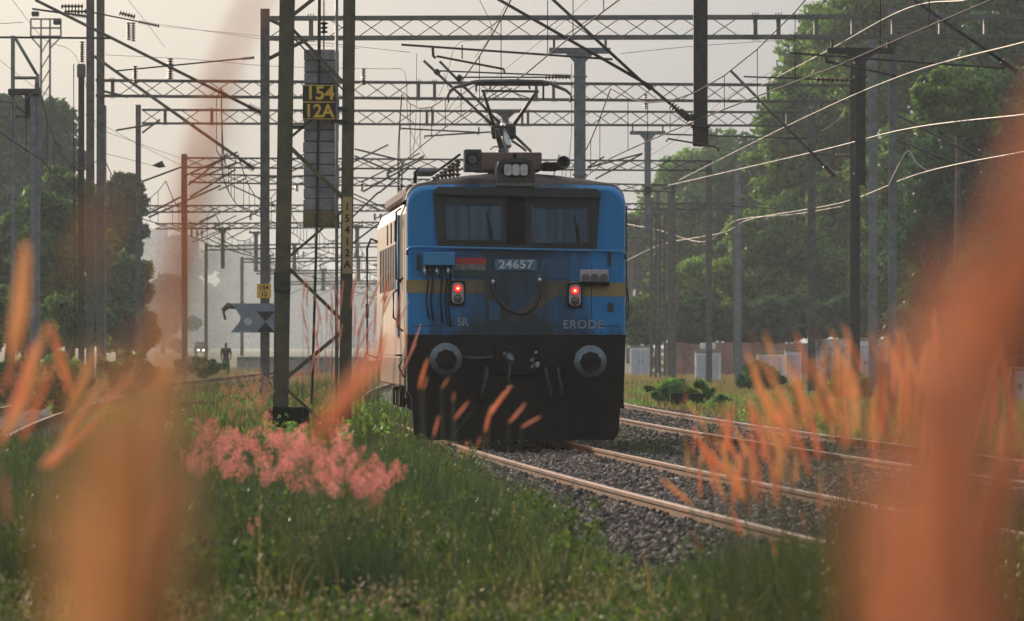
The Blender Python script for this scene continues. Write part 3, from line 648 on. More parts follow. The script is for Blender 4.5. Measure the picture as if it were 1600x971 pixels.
def beam(t, Y, a, b, m, dep=.40, ch=.08, pitch=.62, verts=(), name='beam', lattice=True):
    """a=(px, ytop, ybot) left end, b the right end"""
    mb = MB()
    zt = lambda px: H + Y * (540 - (a[1] + (b[1] - a[1]) * (px - a[0]) / (b[0] - a[0]))) / F
    zb2 = lambda px: H + Y * (540 - (a[2] + (b[2] - a[2]) * (px - a[0]) / (b[0] - a[0]))) / F
    X = lambda px: Y * (px - 800) / F
    ext = lambda p0, p1, h, d: mb.loft([[Vector((p.x, p.y + sy * d / 2, p.z + sz * h / 2)) for sy, sz in ((-1, -1), (1, -1), (1, 1), (-1, 1))] for p in (Vector(p0), Vector(p1))])
    for yy in (-dep / 2, dep / 2):
        ext((X(a[0]), Y + yy, zt(a[0])), (X(b[0]), Y + yy, zt(b[0])), ch, .06)
        ext((X(a[0]), Y + yy, zb2(a[0])), (X(b[0]), Y + yy, zb2(b[0])), ch, .06)
    if lattice:
        n = max(2, int((X(b[0]) - X(a[0])) / pitch)); r = max(.009, Y * .00006)
        for i in range(n):
            p0 = a[0] + (b[0] - a[0]) * i / n; p1 = a[0] + (b[0] - a[0]) * (i + 1) / n
            if any(p0 < v < p1 for v in verts): continue
            yy = dep / 2
            mb.tube([(X(p0), Y - yy, zt(p0)), (X(p1), Y - yy, zb2(p1))], r, 4); mb.tube([(X(p0), Y - yy + .02, zb2(p0)), (X(p1), Y - yy + .02, zt(p1))], r, 4)
            if i % 2: mb.tube([(X(p0), Y - yy, zb2(p0)), (X(p1), Y + yy, zb2(p1))], r, 4)
    for v in verts:
        mb.box((X(v), Y, (zt(v) + zb2(v)) / 2), (.085, dep, abs(zt(v) - zb2(v))))
        for k in range(3):
            mb.box((X(v) + (k - 1) * .055, Y - dep / 2, zt(v) + ch / 2 + .02), (.02, .02, .05)); mb.box((X(v) + (k - 1) * .055, Y - dep / 2, zb2(v) - ch / 2 - .02), (.02, .02, .05))
    return mb.build(name, m, t)
def drop(t, px, Y, ytop, ybot, w, m, capw=None, gap=0.10):
    """a drop arm: plate under the beam, funnel, post"""
    x = Y * (px - 800) / F; zt = H + Y * (540 - ytop) / F; z0 = H + Y * (540 - ybot) / F; cw = capw or w * 5
    mb = MB(); mb.box((x, Y, zt - .06), (cw, .22, .12), bev=.01)
    for s in (-1, 1): mb.box((x + s * cw * .42, Y, zt + gap / 2), (.05, .2, gap))
    mb.loft([[Vector((x + i * ww / 2, Y + j * .1, z)) for i, j in ((-1, -1), (1, -1), (1, 1), (-1, 1))] for z, ww in ((zt - .12, cw * .45), (zt - .30, w))])
    ibeam(mb, x, Y, z0, zt - .28, w)
    mb.box((x, Y, z0 + .25), (w * 1.25, w * 1.2, .04)); mb.box((x, Y, zt - .6), (w * 1.25, w * 1.2, .03))
    return mb.build('drop_arm', m, t)
def arm(t, Y, p1, p2, r=.028, m=None, ins=None, Y2=None, name='bracket_arm'):
    """a tube between two points, optionally ending in a ribbed insulator (ins = px length) at p2"""
    Y2 = Y2 or Y; a = P(*p1, Y); b = P(*p2, Y2); m = m or M['steel_dark']
    d = (b - a)
    if ins:
        k = min(.8, ins / max(1e-3, math.hypot(p2[0] - p1[0], p2[1] - p1[1]))); c = b - d * k
        mb = MB(True); mb.tube([a, c], r, 6); o = mb.build(name, m, t)
        mb = MB(True); mb.sheds(c, b, r * 2.4, 8); mb.build('insulator', M['porcelain'], o)
    else:
        mb = MB(True); mb.tube([a, b], r, 6); o = mb.build(name, m, t)
    return o
def insul(t, Y, p1, p2, r=.06, n=8, m=None, name='insulator'):
    mb = MB(True); mb.sheds(P(*p1, Y), P(*p2, Y), r, n); return mb.build(name, m or M['porcelain'], t)
def rod(t, Y, pts, r, m=None, name='rod', n=5):
    mb = MB(True); mb.tube([P(a, b, Y) for a, b in pts], r, n); return mb.build(name, m or M['steel_dark'], t)
def gantry(label, px, Y): return thing('overhead_portal', label, 'overhead line portal', (Y * (px - 800) / F, Y, GZ), 'portals carrying the overhead line')

# nearest lattice mast with the number sign
Y0 = 112.0
lm = thing('lattice_mast', 'tall olive lattice mast left of the locomotive that carries the black and yellow number sign', 'mast', P(450, 670, Y0))
for px_t, px_b, wpx in ((450.5, 438, 24), (547, 539, 19)):
    mb = MB(); a = P(px_t, -90, Y0); b = P(px_b, 690, Y0)
    mb.loft([[Vector((p.x + i * Lw(wpx, Y0) / 2, p.y + j * .10, p.z)) for i, j in ((-1, -1), (1, -1), (1, -.75), (.35, -.75), (.35, 1), (-1, 1))] for p in (b, a)])
    mb.build('post', M['olive'], lm)
for a, b, w_ in (((458, -30), (541, -150), .05), ((461, 22), (512, -18), .07), ((459, 48), (541, 134), .07), ((459, 60), (541, 146), .035), ((456, 214), (492, 184), .05), ((455, 232), (536, 310), .085), ((452, 402), (536, 330), .05), ((452, 420), (536, 502), .07), ((449, 590), (536, 518), .07), ((447, 607), (536, 690), .06)):
    mb = MB(); p, q = P(*a, Y0), P(*b, Y0); mb.loft([[c + Vector((0, j * .02 - .13, i * w_ / 2)) for i, j in ((-1, -1), (1, -1), (1, 1), (-1, 1))] for c in (p, q)]); mb.build('brace', M['olive'], lm)
mb = MB(); mb.box(P(452, 649, Y0 + .1), (Lw(62, Y0), .5, Lw(26, Y0)), bev=.02); mb.box(P(452, 675, Y0 + .1), (Lw(40, Y0), .4, Lw(40, Y0))); mb.build('foundation', M['black'], lm)
mb = MB(); mb.box(P(441, 440, Y0 - .16), (Lw(26, Y0), .03, Lw(30, Y0)), bev=.004); mb.build('small_plate', M['steel_dark'], lm)
for a_, b_, c_ in ((466, 199, .16), (530, 190, .2), (536, 170, .14)): mb = MB(); mb.box(P(a_, b_, Y0 - .1), (c_, .1, .055)); mb.build('bracket', M['steel_dark'], lm)
mb = MB(); mb.loft([[Vector((P(px, 0, Y0).x, Y0 + j * .25, P(0, y_, Y0).z)) for j, y_ in ((-1, -92), (1, -92), (1, -84), (-1, -84))] for px in (430, 1120)]); mb.build('top_beam', M['olive'], lm)
# counterweight stack
cw = thing('counterweight', 'hanging stack of grey weights with an ochre block at its bottom, behind the number sign', 'counterweight', P(502, 355, Y0 + .25))
rng = random.Random(5)
for i in range(14):
    y_ = 78 + i * 18.0; c = P(502 + rng.uniform(-.8, .8), y_ + 9, Y0 + .25)
    mb = MB(); mb.box(c, (Lw(54, Y0), .40, Lw(17.2, Y0)), rz=rng.uniform(-.02, .02), bev=.012); mb.build('weight', M['weight'], cw)
mb = MB(); mb.box(P(502, 343, Y0 + .25), (Lw(56, Y0), .42, Lw(24, Y0)), bev=.012); mb.build('weight', M['ochre'], cw)
rod(cw, Y0 - .02, [(500, -80), (499, 78), (495, 355), (487, 632)], .022, M['steel_dark'], 'guide_rod', 6)
mb = MB(True); mb.tube([P(498, 0, Y0 + .2), P(498, 78, Y0 + .2)], .018); mb.tube([P(506, -10, Y0 + .2), P(506, 78, Y0 + .2)], .010); mb.sheds(P(506, 34, Y0 + .2), P(506, 54, Y0 + .2), .06, 3); mb.build('hanger', M['steel_dark'], cw)
mb = MB(True); mb.tube([P(526, -80, Y0 - .12), P(526, 692, Y0 - .12)], .024, 8); mb.build('guide_pipe', M['steel_blue'], lm)
# number signs
sg = thing('number_sign', 'black plate with yellow figures 154 over 12A on the lattice mast', 'sign', P(498, 187, Y0 - .2))
mb = MB(); mb.box(P(498.5, 160, Y0 - .20), (Lw(51, Y0), .02, Lw(54, Y0)), bev=.004); mb.build('plate', M['sign_black'], sg)
def ptext(body, size, m, t, px, py, Y, sx=1.0, **k):
    o = text(body, size, m, t, (0, 0, 0), sx=sx, **k); o.location = P(px, py, Y) - WL[t.name][0]; return o
ptext('154', .275, M['sign_yellow'], sg, 500, 146.5, Y0 - .216, 1.02, ext=.003, font_sp=1.0)
ptext('12A', .265, M['sign_yellow'], sg, 498.5, 174.5, Y0 - .216, .98, ext=.003, font_sp=1.0)
mb = MB(); mb.box(P(498.5, 159.7, Y0 - .214), (Lw(49, Y0), .006, Lw(1.6, Y0))); mb.box(P(498.5, 134, Y0 - .214), (Lw(49, Y0), .006, Lw(1, Y0))); mb.box(P(498.5, 186, Y0 - .214), (Lw(49, Y0), .006, Lw(1, Y0))); mb.build('border_line', M['sign_yellow'], sg)
sv = thing('number_plate', 'narrow yellow plate with figures stacked upright on the dark post beside the locomotive', 'sign', P(542, 428, Y0 - .2))
mb = MB(); mb.box(P(542.5, 368, Y0 - .14), (Lw(15, Y0), .012, Lw(120, Y0))); mb.build('plate', M['plate_yellow'], sv)
for i, ch in enumerate('15412A'): ptext(ch, .15, M['sign_black'], sv, 542.5, 324 + i * 18, Y0 - .150, 1.0, ext=.002, name='figure')

# portal 1: the big lattice girder at the top of the picture
Y1 = 160.0
g1 = gantry('nearest wide lattice portal whose green grey girder crosses the top of the picture', 414, Y1)
M['girder'] = mat('green_grey_girder_paint', (.17, .17, .165), (.10, .11, .105), .6, .2, 2, .1)
beam(g1, Y1, (420, 29, 60), (1660, 26, 57), M['girder'], .42, .085, .60, verts=(486, 1180, 1216, 1275, 1333, 1396, 1470, 1540))
mast(g1, 414, Y1, 14, Lw(14, Y1), M['steel'])
mast(g1, 1395, Y1 + .5, 14, Lw(12, Y1), M['steel_blue'])
mast(g1, 1640, Y1, 14, Lw(14, Y1), M['steel'])
for a, b in (((420, 30), (445, 42)), ((420, 92), (487, 58))): arm(g1, Y1, a, b, .045, M['steel'], name='knee_brace')
drop(g1, 906, Y1, 75, 292, Lw(18, Y1), M['steel_blue'], Lw(96, Y1), .16)
drop(g1, 1344, Y1, 75, 290, Lw(16, Y1), M['steel_dark'], Lw(104, Y1), .16)
for a, b in (((627, 70), (957, 93)), ((682, 88), (786, 108)), ((1234, 83), (1570, 107)), ((1297, 97), (1400, 119))): arm(g1, Y1 - 2, a, b, .026)
rod(g1, Y1 - 2, [(676, 72), (677, 88), (681, 91)], .03, name='hanger'); rod(g1, Y1 - 2, [(786, 107), (788, 111), (788, 116)], .02, name='steady_arm'); rod(g1, Y1 - 2, [(1290, 84), (1292, 96), (1297, 98)], .035, name='hanger'); rod(g1, Y1 - 2, [(1398, 118), (1402, 124)], .02, name='steady_arm'); rod(g1, Y1 - 2, [(722, 70), (722, 92)], .014, name='hanger')
for a, b, i_ in (((687, 111), (893, 119), 30), ((720, 121), (893, 121), 42), ((1162, 120), (1335, 126), 60)): arm(g1, Y1 - 1, a, b, .018, ins=i_)
for a, b, i_ in (((662, 95), (770, 196), 16), ((687, 96), (784, 196), 16), ((1142, 111), (1306, 277), 26), ((1401, 179), (1585, 276), 0), ((1401, 218), (1510, 262), 0)): arm(g1, Y1 - 1.5, a, b, .032, M['steel'], ins=i_ or None)
for p in ((683, 113), (718, 122)): 
    mb = MB(); mb.box(P(*p, Y1 - 1.6), (.12, .1, .12), ry=.7, bev=.02); mb.build('clamp', M['steel_dark'], g1)
insul(g1, Y1 - .5, (568, 107), (568, 134), .055, 9)
for a, b in (((55, 0), (409, 177)),): arm(g1, Y1 - 1, a, b, .036, M['steel'], ins=24)
for a, b in (((182, 111), (398, 90)),): arm(g1, Y1 - .5, a, b, .018, ins=20)
insul(g1, Y1 - .5, (211, 103), (211, 131), .06, 8); insul(g1, Y1 - .5, (266, 91), (266, 125), .07, 9)

# portal 0.5: the hanging post in front, right of centre, fed from the beam above the frame
Yh = 134.0
gh = gantry('portal above the picture with one broad square post hanging down right of the locomotive', 1095, Yh)
beam(gh, Yh, (900, -84, -52), (1800, -84, -52), M['steel'], .42, .085, .6)
mast(gh, 1790, Yh, -90, .24, M['steel'])
mb = MB(); x = P(1094.5, 0, Yh).x; w_ = Lw(22, Yh); zt = P(0, -52, Yh).z; zb3 = P(0, 229, Yh).z
mb.box((x, Yh, (zt + zb3) / 2), (w_, w_, zt - zb3), bev=.01); mb.box((x, Yh, P(0, 198, Yh).z), (w_ * 1.35, w_ * 1.3, .06), bev=.01); mb.box((x, Yh, P(0, 213, Yh).z), (w_ * 1.12, w_ * 1.12, .33), bev=.01); mb.build('drop_arm', M['steel_dark'], gh)
arm(gh, Yh - .5, (775, -3), (1020, 137), .031, M['steel_dark']); arm(gh, Yh - .5, (858, -6), (1016, 140), .031, M['steel_dark'])
arm(gh, Yh - .5, (1012, 133), (1079, 189), .03, M['steel_dark'], ins=40)
mb = MB(); mb.box(P(1070, 180, Yh - .5), (.22, .14, .12), ry=.7, bev=.02); mb.box(P(1081, 184, Yh - .4), (.10, .1, .12), bev=.02); mb.build('clamp', M['steel_dark'], gh)
rod(gh, Yh - .4, [(1041, 222), (1044, 217), (1115, 229), (1122, 232), (1123, 237)], .016, name='steady_arm')
arm(gh, Yh - .4, (1428, 0), (1590, 112), .032, M['steel_dark'], ins=30)

# left hand masts in front
def single(name, label, cat, px, Y, ytop, wpx, m, group=None, lean=0):
    t = thing(name, label, cat, (Y * (px - 800) / F, Y, GZ), group)
    mast(t, px, Y, ytop, Lw(wpx, Y), m, lean=lean); return t
# portal 2
Y2 = 215.0
g2 = gantry('second lattice portal whose girder passes right behind the pantograph', 157, Y2)
beam(g2, Y2, (150, 126, 150), (1345, 134, 160), M['steel'], .42, .07, .62, verts=(176, 654, 679, 838, 865, 1200))
mast(g2, 157, Y2, -40, Lw(12, Y2), M['steel']); mast(g2, 1364, Y2, 60, Lw(13, Y2), M['steel_blue'])
drop(g2, 1085, Y2, 163, 300, Lw(9, Y2), M['steel_blue'], .8) if False else None
arm(g2, Y2 - 1, (147, 88), (398, 265), .05, M['steel'], ins=14)
insul(g2, Y2, (1009, 147), (1009, 172), .055, 7)
arm(g2, Y2 - 1, (163, 143), (200, 152), .04, M['steel'])
# portal 3
Y3 = 250.0
g3 = gantry('third lattice portal with a short T shaped arm hanging behind the pantograph', 216, Y3)
beam(g3, Y3, (222, 172, 193), (1290, 176, 197), M['steel'], .40, .065, .62, verts=(258, 331, 667, 676, 816, 825, 1230))
mast(g3, 216, Y3, 164, Lw(8, Y3), M['steel']); mast(g3, 1269, Y3, 166, Lw(10, Y3), M['steel_blue'])
drop(g3, 790, Y3, 171, 330, Lw(10, Y3), M['steel_blue'], Lw(66, Y3), .02)
drop(g3, 1012, Y3, 205, 365, Lw(10, Y3), M['steel_blue'], Lw(56, Y3), .20)
for a, b in (((627, 201), (745, 207)), ((1040, 210), (1262, 217)), ((663, 213), (790, 205))): arm(g3, Y3 - 1, a, b, .03)
rod(g3, Y3 - 1, [(625, 196), (625, 204)], .03, name='hanger'); rod(g3, Y3 - 1, [(664, 213), (663, 217)], .02, name='steady_arm'); rod(g3, Y3 - 1, [(743, 206), (747, 211)], .02, name='steady_arm'); rod(g3, Y3 - 1, [(748, 199), (748, 210)], .03, name='hanger')
for a, b in (((918, 262), (944, 245)), ((930, 280), (1003, 241)), ((920, 262), (1004, 240))): arm(g3, Y3 - 1, a, b, .03)
for a, b, i_ in (((222, 208), (250, 187), 0), ((181, 204), (246, 193), 0), ((222, 284), (287, 260), 0), ((145, 311), (222, 282), 0)): arm(g3, Y3 - 1, a, b, .035, M['steel'])
mb = MB(); mb.disc(P(1012, 297, Y3 - .2), .13, -.1, .1, 14); mb.build('bracket_joint', M['steel_dark'], g3)
# far portals
FAR = [ # Y, left (px, top, bottom), right, mast px list (px, top, width), drops (px, top, bottom, capw px), label
 (300, (290, 247, 262), (1112, 252, 267), [(288, 241, 9), (1108, 250, 9)], [], 'fourth portal, thin hazy girder level with the locomotive roof'),
 (345, (296, 272, 285), (1056, 290, 300), [(1052, 305, 8)], [(348, 356, 420, 26)], 'fifth portal, hazy girder just under the roof line of the locomotive'),
 (395, (225, 322, 332), (1160, 318, 327), [(1150, 250, 9)], [(558, 352, 400, 20)], 'portal in the haze with its right mast rising by the trees'),
 (450, (243, 350, 358), (1000, 345, 353), [(1028, 300, 7)], [(400, 362, 425, 22)], 'pale portal further back, left of the locomotive windows'),
 (520, (320, 385, 391), (1000, 372, 378), [(322, 380, 5), (1018, 330, 6)], [(460, 380, 428, 18)], 'distant portal fading behind the number sign'),
 (590, (380, 405, 410), (990, 398, 403), [(378, 402, 5)], [(420, 398, 440, 16), (560, 400, 440, 14)], 'very distant portal low over the tracks'),
 (680, (400, 424, 428), (985, 418, 422), [(430, 420, 4)], [(505, 420, 455, 12)], 'farthest portal, almost lost in the haze'),
 (780, (430, 441, 445), (900, 436, 440), [(445, 438, 4)], [], 'last faint portal line above the far tracks'),
]
for Y, a, b, ms, ds, lab in FAR:
    t = gantry(lab, a[0], Y); beam(t, Y, a, b, M['steel_dark'], .4, max(.06, Y * .00019), .8, lattice=Y < 460)
    for px, yt, wd in ms: mast(t, px, Y, yt, Lw(wd, Y), M['steel'], foot=False)
    if len(ms) < 2: mast(t, b[0] - 4, Y, b[1] - 5, Lw(6, Y), M['steel'], foot=False)
    for px, yt, yb, cwp in ds: drop(t, px, Y, yt, yb, Lw(6, Y), M['steel'], Lw(cwp, Y), .25)
    rng = random.Random(int(Y))
    for k in range(7):          # register arms and stays below the girder
        x0 = rng.uniform(a[0] + 20, 640); y0 = (a[1] + a[2]) / 2 + rng.uniform(6, 26); L_ = 12000 / Y * rng.uniform(1.2, 2.6)
        arm(t, Y - 1, (x0, y0), (x0 + L_, y0 - L_ * rng.choice((.5, .42, .05, -.45))), .035, M['steel_dark'])
        if rng.random() < .5: insul(t, Y - 1, (x0, a[2] + 2), (x0, a[2] + 2 + 4500 / Y), .09, 5)
# brackets of the fourth and fifth portals seen as crossing tubes
g4 = [o for o in bpy.data.objects if o.get('label', '').startswith('fourth')][0]
for a, b in (((287, 276), (371, 238)), ((294, 290), (356, 240)), ((228, 336), (283, 308)), ((232, 340), (345, 290)), ((297, 308), (368, 265)), ((567, 300), (662, 247)), ((592, 302), (640, 262)), ((554, 233), (632, 252)), ((554, 244), (612, 268)), ((545, 345), (592, 300)), ((545, 385), (598, 345))): arm(g4, 299, a, b, .04)
# mast with fishtail board
fb = thing('fishtail_board', 'grey blue fishtail board with a white spot and a black bow tie', 'sign', P(398, 521, Y1 - .3))
mb = MB(); mb.prism([(P(x, 0, Y1).x, P(0, y, Y1).z) for x, y in ((361, 520), (372, 507), (378, 498), (368, 482), (361, 474.5), (431, 474.5), (431, 520))], Y1 - .24, Y1 - .20); mb.build('board', M['sign_grey'], fb)
mb = MB(); mb.disc(P(388, 503, Y1), .08, -.255, -.245, 20); mb.build('white_spot', M['white'], fb)
for pts in (((402, 487), (430, 487), (415.5, 502.5)), ((402, 519.5), (430, 519.5), (415.5, 503.5))):
    mb = MB(); mb.prism([(P(x, 0, Y1).x, P(0, y, Y1).z) for x, y in pts][::-1], Y1 - .252, Y1 - .243); mb.build('black_triangle', M['sign_black'], fb)
yb = thing('small_number_board', 'small yellow board with black lettering on the mast above the fishtail board', 'sign', P(413, 465, Y1 - .2))
mb = MB(); mb.box(P(412.5, 455, Y1 - .20), (Lw(22, Y1), .02, Lw(22, Y1))); mb.build('board', M['sign_yellow'], yb)
ptext('154', .13, M['sign_black'], yb, 412.5, 450, Y1 - .215, 1.0, ext=.002); ptext('12', .13, M['sign_black'], yb, 412.5, 460, Y1 - .215, 1.0, ext=.002)

# free standing masts
t = single('steel_mast', 'dark steel mast at the left with a bare top, paired close with the portal mast', 'mast', 141, 205, -40, 12, M['steel'], 'line masts at the left')
arm(t, 205, (50, 14), (137, 26), .03, ins=24); arm(t, 205, (147, 20), (250, 41), .022, ins=34)
for p in ((115, 10), (120, 18)): insul(t, 204.5, (p[0] - 20, p[1]), (p[0] + 16, p[1]), .07, 7)
insul(t, 204.8, (201, 35), (201, 64), .07, 8); insul(t, 204.8, (208, 35), (208, 66), .07, 8); insul(t, 204.8, (186, 20), (212, 27), .07, 6)
t = single('switch_mast', 'slim left mast carrying a switch box and a brown insulator stack on its top', 'mast', 127, 200, 100, 9, M['steel_dark'], 'line masts at the left')
insul(t, 200, (128, 98), (128, 64), .075, 9); mb = MB(); mb.box(P(127, 111, 200), (.22, .2, .36), bev=.03); mb.build('switch_box', M['steel'], t)
rod(t, 200, [(115, 100), (115, 200), (118, 540)], .015, name='operating_rod')
t = single('steel_mast', 'grey galvanised mast just right of the paired left masts', 'mast', 162, 230, 165, 8, M['steel_blue'], 'line masts at the left')
t = thing('transformer_stand', 'left edge twin post steel stand with a sloping stay and a box between its posts', 'line structure', P(38, 560, 190))
for px, yt, wd in ((20, 56, 6), (52, 150, 9), (60, 137, 6)): mast(t, px, 190, yt, Lw(wd, 190), M['steel_blue'])
arm(t, 190, (24, 60), (58, 118), .045, M['steel_blue'], name='stay'); arm(t, 190, (20, 122), (58, 122), .045, M['steel_blue'], name='cross_bar'); arm(t, 190, (58, 116), (58, 140), .06, M['steel_blue'], name='stay')
mb = MB(); mb.box(P(38, 144, 190), (Lw(50, 190), .4, Lw(10, 190)), bev=.02); mb.box(P(50, 165, 190.2), (Lw(22, 190), .3, Lw(34, 190)), bev=.02); mb.build('box', M['steel_dark'], t)
arm(t, 190.3, (-60, 58), (172, 60), .03, M['steel_dark'], name='cross_bar')
arm(t, 190, (24, 165), (46, 182), .025, name='stay'); arm(t, 190, (24, 182), (46, 184), .03, name='stay')
t = thing('lamp_tower', 'slender far lattice tower with a railed lamp platform at the upper left', 'tower', P(70, 560, 330))
mb = MB()
for px in (64, 78): mb.tube([P(px, 545, 330), P(px, 58, 330)], .045, 4)
for k in range(20):
    y = 540 - k * 24; mb.tube([P(64, y, 330), P(78, y - 24, 330)], .025, 4)
mb.build('shaft', M['steel'], t)
mb = MB()
for y in (30, 44, 57): mb.tube([P(47, y, 330), P(95, y, 330)], .035, 4)
for px in (48, 64, 78, 95): mb.tube([P(px, 30, 330), P(px, 58, 330)], .035, 4)
mb.tube([P(50, 60, 330), P(64, 76, 330)], .03, 4); mb.tube([P(93, 60, 330), P(78, 76, 330)], .03, 4); mb.build('platform', M['steel'], t)
for px, y in ((55, 22), (89, 35)):
    mb = MB(); mb.box(P(px, y, 330), (.32, .3, .22), bev=.04); mb.build('lamp', M['steel_dark'], t)
RM = [(1336, 195, 100, 15, 'steel_dark', 'thick dark mast on the right, nearest and darkest of the masts by the trees'),
      (1268, 238, 170, 12, 'steel', 'mast with a sunlit left edge standing by the pair of grey cabinets'),
      (1153, 318, 252, 9, 'steel_blue', 'slim mast behind the dark green bush'),
      (1107, 322, 250, 8, 'steel', 'slim mast in front of the whitewashed cabinet'),
      (1047, 360, 300, 8, 'steel', 'slim pale mast rising from the dry grass right of the locomotive')]
for px, Y, yt, wd, mm, lab in RM:
    t = single('line_mast', lab, 'mast', px, Y, yt, wd, M[mm], 'line masts along the right side')
    arm(t, Y, (px, yt + 5), (px, yt - 3), .03, name='finial') 
    rng = random.Random(px)
    if px in (1107, 1153, 1268): arm(t, Y - .4, (px - 8, yt + 70), (px + 60, yt + 74), .022, ins=22, name='bracket_arm')
    if px == 1268: mb = MB(); mb.box((P(px + 1, 0, Y).x, Y - .14, GZ + 2.2), (Lw(wd * .6, Y), .02, .5)); mb.build('number_plate', M['olive'], t)
t = thing('lattice_mast', 'narrow lattice mast in the distance right of the locomotive', 'mast', P(1028, 590, 365))
for c_ in (1021, 1035):
    mb = MB()
    for px in (c_ - 4, c_ + 4): mb.tube([P(px, 592, 365), P(px, 330, 365)], .05, 4)
    for k in range(21): mb.tube([P(c_ - 4, 590 - k * 12, 365), P(c_ + 4, 578 - k * 12, 365)], .022, 4); mb.tube([P(c_ + 4, 590 - k * 12, 365), P(c_ - 4, 578 - k * 12, 365)], .022, 4)
    mb.build('lattice_post', M['steel'], t)
mb = MB(); mb.box(P(1028, 332, 365), (1.2, .3, .2)); mb.build('cross_bar', M['steel'], t)

# ---------------------------------------------------------------- wires
def wire(label, pts, r, m=None, name='overhead_wire', group='overhead wires', cat='wire', sag=0.0, seg=14, ins=None):
    """pts = [(px, py, Y)...]; a hanging wire through world points"""
    W3 = [P(*p) for p in pts]; path = []
    ext = [W3[0] * 2 - W3[1]] + W3 + [W3[-1] * 2 - W3[-2]]
    for i in range(1, len(W3)):
        p0, p1, p2, p3 = ext[i - 1:i + 3]
        for k in range(seg):               # a smooth curve through the points
            t_ = k / seg; q = ((p1 * 2) + (p2 - p0) * t_ + (p0 * 2 - p1 * 5 + p2 * 4 - p3) * t_ ** 2 + (p1 * 3 - p0 - p2 * 3 + p3) * t_ ** 3) * .5
            path.append(q)
    path.append(W3[-1]); rr = [max(r * .62, r * .3 + p.y * 1.9e-5) for p in path]
    mb = MB(True); mb.tube(path, rr, 4); o = mb.build(name, m or M['wire'])
    tag(o, label, cat, group)
    if ins:
        for k, (i0, i1) in enumerate(ins):
            mb = MB(True); mb.sheds(path[i0], path[i1], max(.05, r * 4), 6); mb.build('insulator', M['porcelain_w'], o, local=False) if False else None
    return o
# each track's catenary and contact wire with its droppers
def catenary(off, y0, y1, label, zc=5.25, supports=(107, 160, 215, 250, 300, 345, 395, 450, 520, 590, 680, 780, 880)):
    t = thing('catenary_wires', label, 'wire', (X1(y0) + off, y0, zc), 'contact and catenary wires')
    sup = [y for y in (54, *supports) if y0 - 60 < y < y1 + 90]
    rad_ = lambda y: .008 + y * 3.2e-5
    pc, pm = [], []
    for a, b in zip(sup[:-1], sup[1:]):
        sx0 = .22 * (1 if sup.index(a) % 2 else -1); sx1 = -sx0
        n = 8
        for k in range(n):
            u = k / n; y = a + (b - a) * u
            if y < y0: continue
            x = X1(y) + off + sx0 + (sx1 - sx0) * u; zm = zc + 1.45 - 4 * .95 * u * (1 - u)
            pc.append(Vector((x, y, zc))); pm.append(Vector((x, y, zm)))
            if k and y < 420: mbd = MB(); mbd.tube([Vector((x, y, zc)), Vector((x, y, zm))], .004 + y * 1.8e-5, 4); mbd.build('dropper', M['wire'], t)
    mb = MB(True); mb.tube(pc, [rad_(p.y) for p in pc], 4); mb.build('contact_wire', M['wire'], t)
    mb = MB(True); mb.tube(pm, [rad_(p.y) for p in pm], 4); mb.build('catenary_wire', M['wire'], t)
    return t
catenary(0.0, 70, 880, 'contact wire and catenary directly over the blue locomotive', 5.14)
catenary(4.35, 75, 880, 'contact wire and catenary over the empty track at the right')
catenary(-8.0, 120, 880, 'contact wire and catenary over the overgrown left track')
catenary(-4.2, 150, 880, 'contact wire and catenary between the locomotive and the left masts')
WB = M['wire_sunlit']
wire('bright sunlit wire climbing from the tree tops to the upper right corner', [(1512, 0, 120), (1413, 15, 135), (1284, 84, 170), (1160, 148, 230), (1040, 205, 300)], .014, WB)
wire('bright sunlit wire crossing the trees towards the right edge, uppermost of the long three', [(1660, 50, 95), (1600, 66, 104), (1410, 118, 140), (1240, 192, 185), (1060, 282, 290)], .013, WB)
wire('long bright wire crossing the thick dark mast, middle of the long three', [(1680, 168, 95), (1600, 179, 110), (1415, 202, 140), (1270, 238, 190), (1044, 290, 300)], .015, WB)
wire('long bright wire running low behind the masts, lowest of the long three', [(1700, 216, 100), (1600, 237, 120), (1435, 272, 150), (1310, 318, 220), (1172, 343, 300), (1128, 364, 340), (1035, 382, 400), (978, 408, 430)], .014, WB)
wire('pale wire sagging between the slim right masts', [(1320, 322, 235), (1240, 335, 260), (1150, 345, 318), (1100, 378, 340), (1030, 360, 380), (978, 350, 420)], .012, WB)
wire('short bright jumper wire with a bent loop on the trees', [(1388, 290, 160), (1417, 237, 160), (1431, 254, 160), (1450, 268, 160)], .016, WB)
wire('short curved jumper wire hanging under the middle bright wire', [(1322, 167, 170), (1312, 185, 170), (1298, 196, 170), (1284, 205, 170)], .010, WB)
k = 0
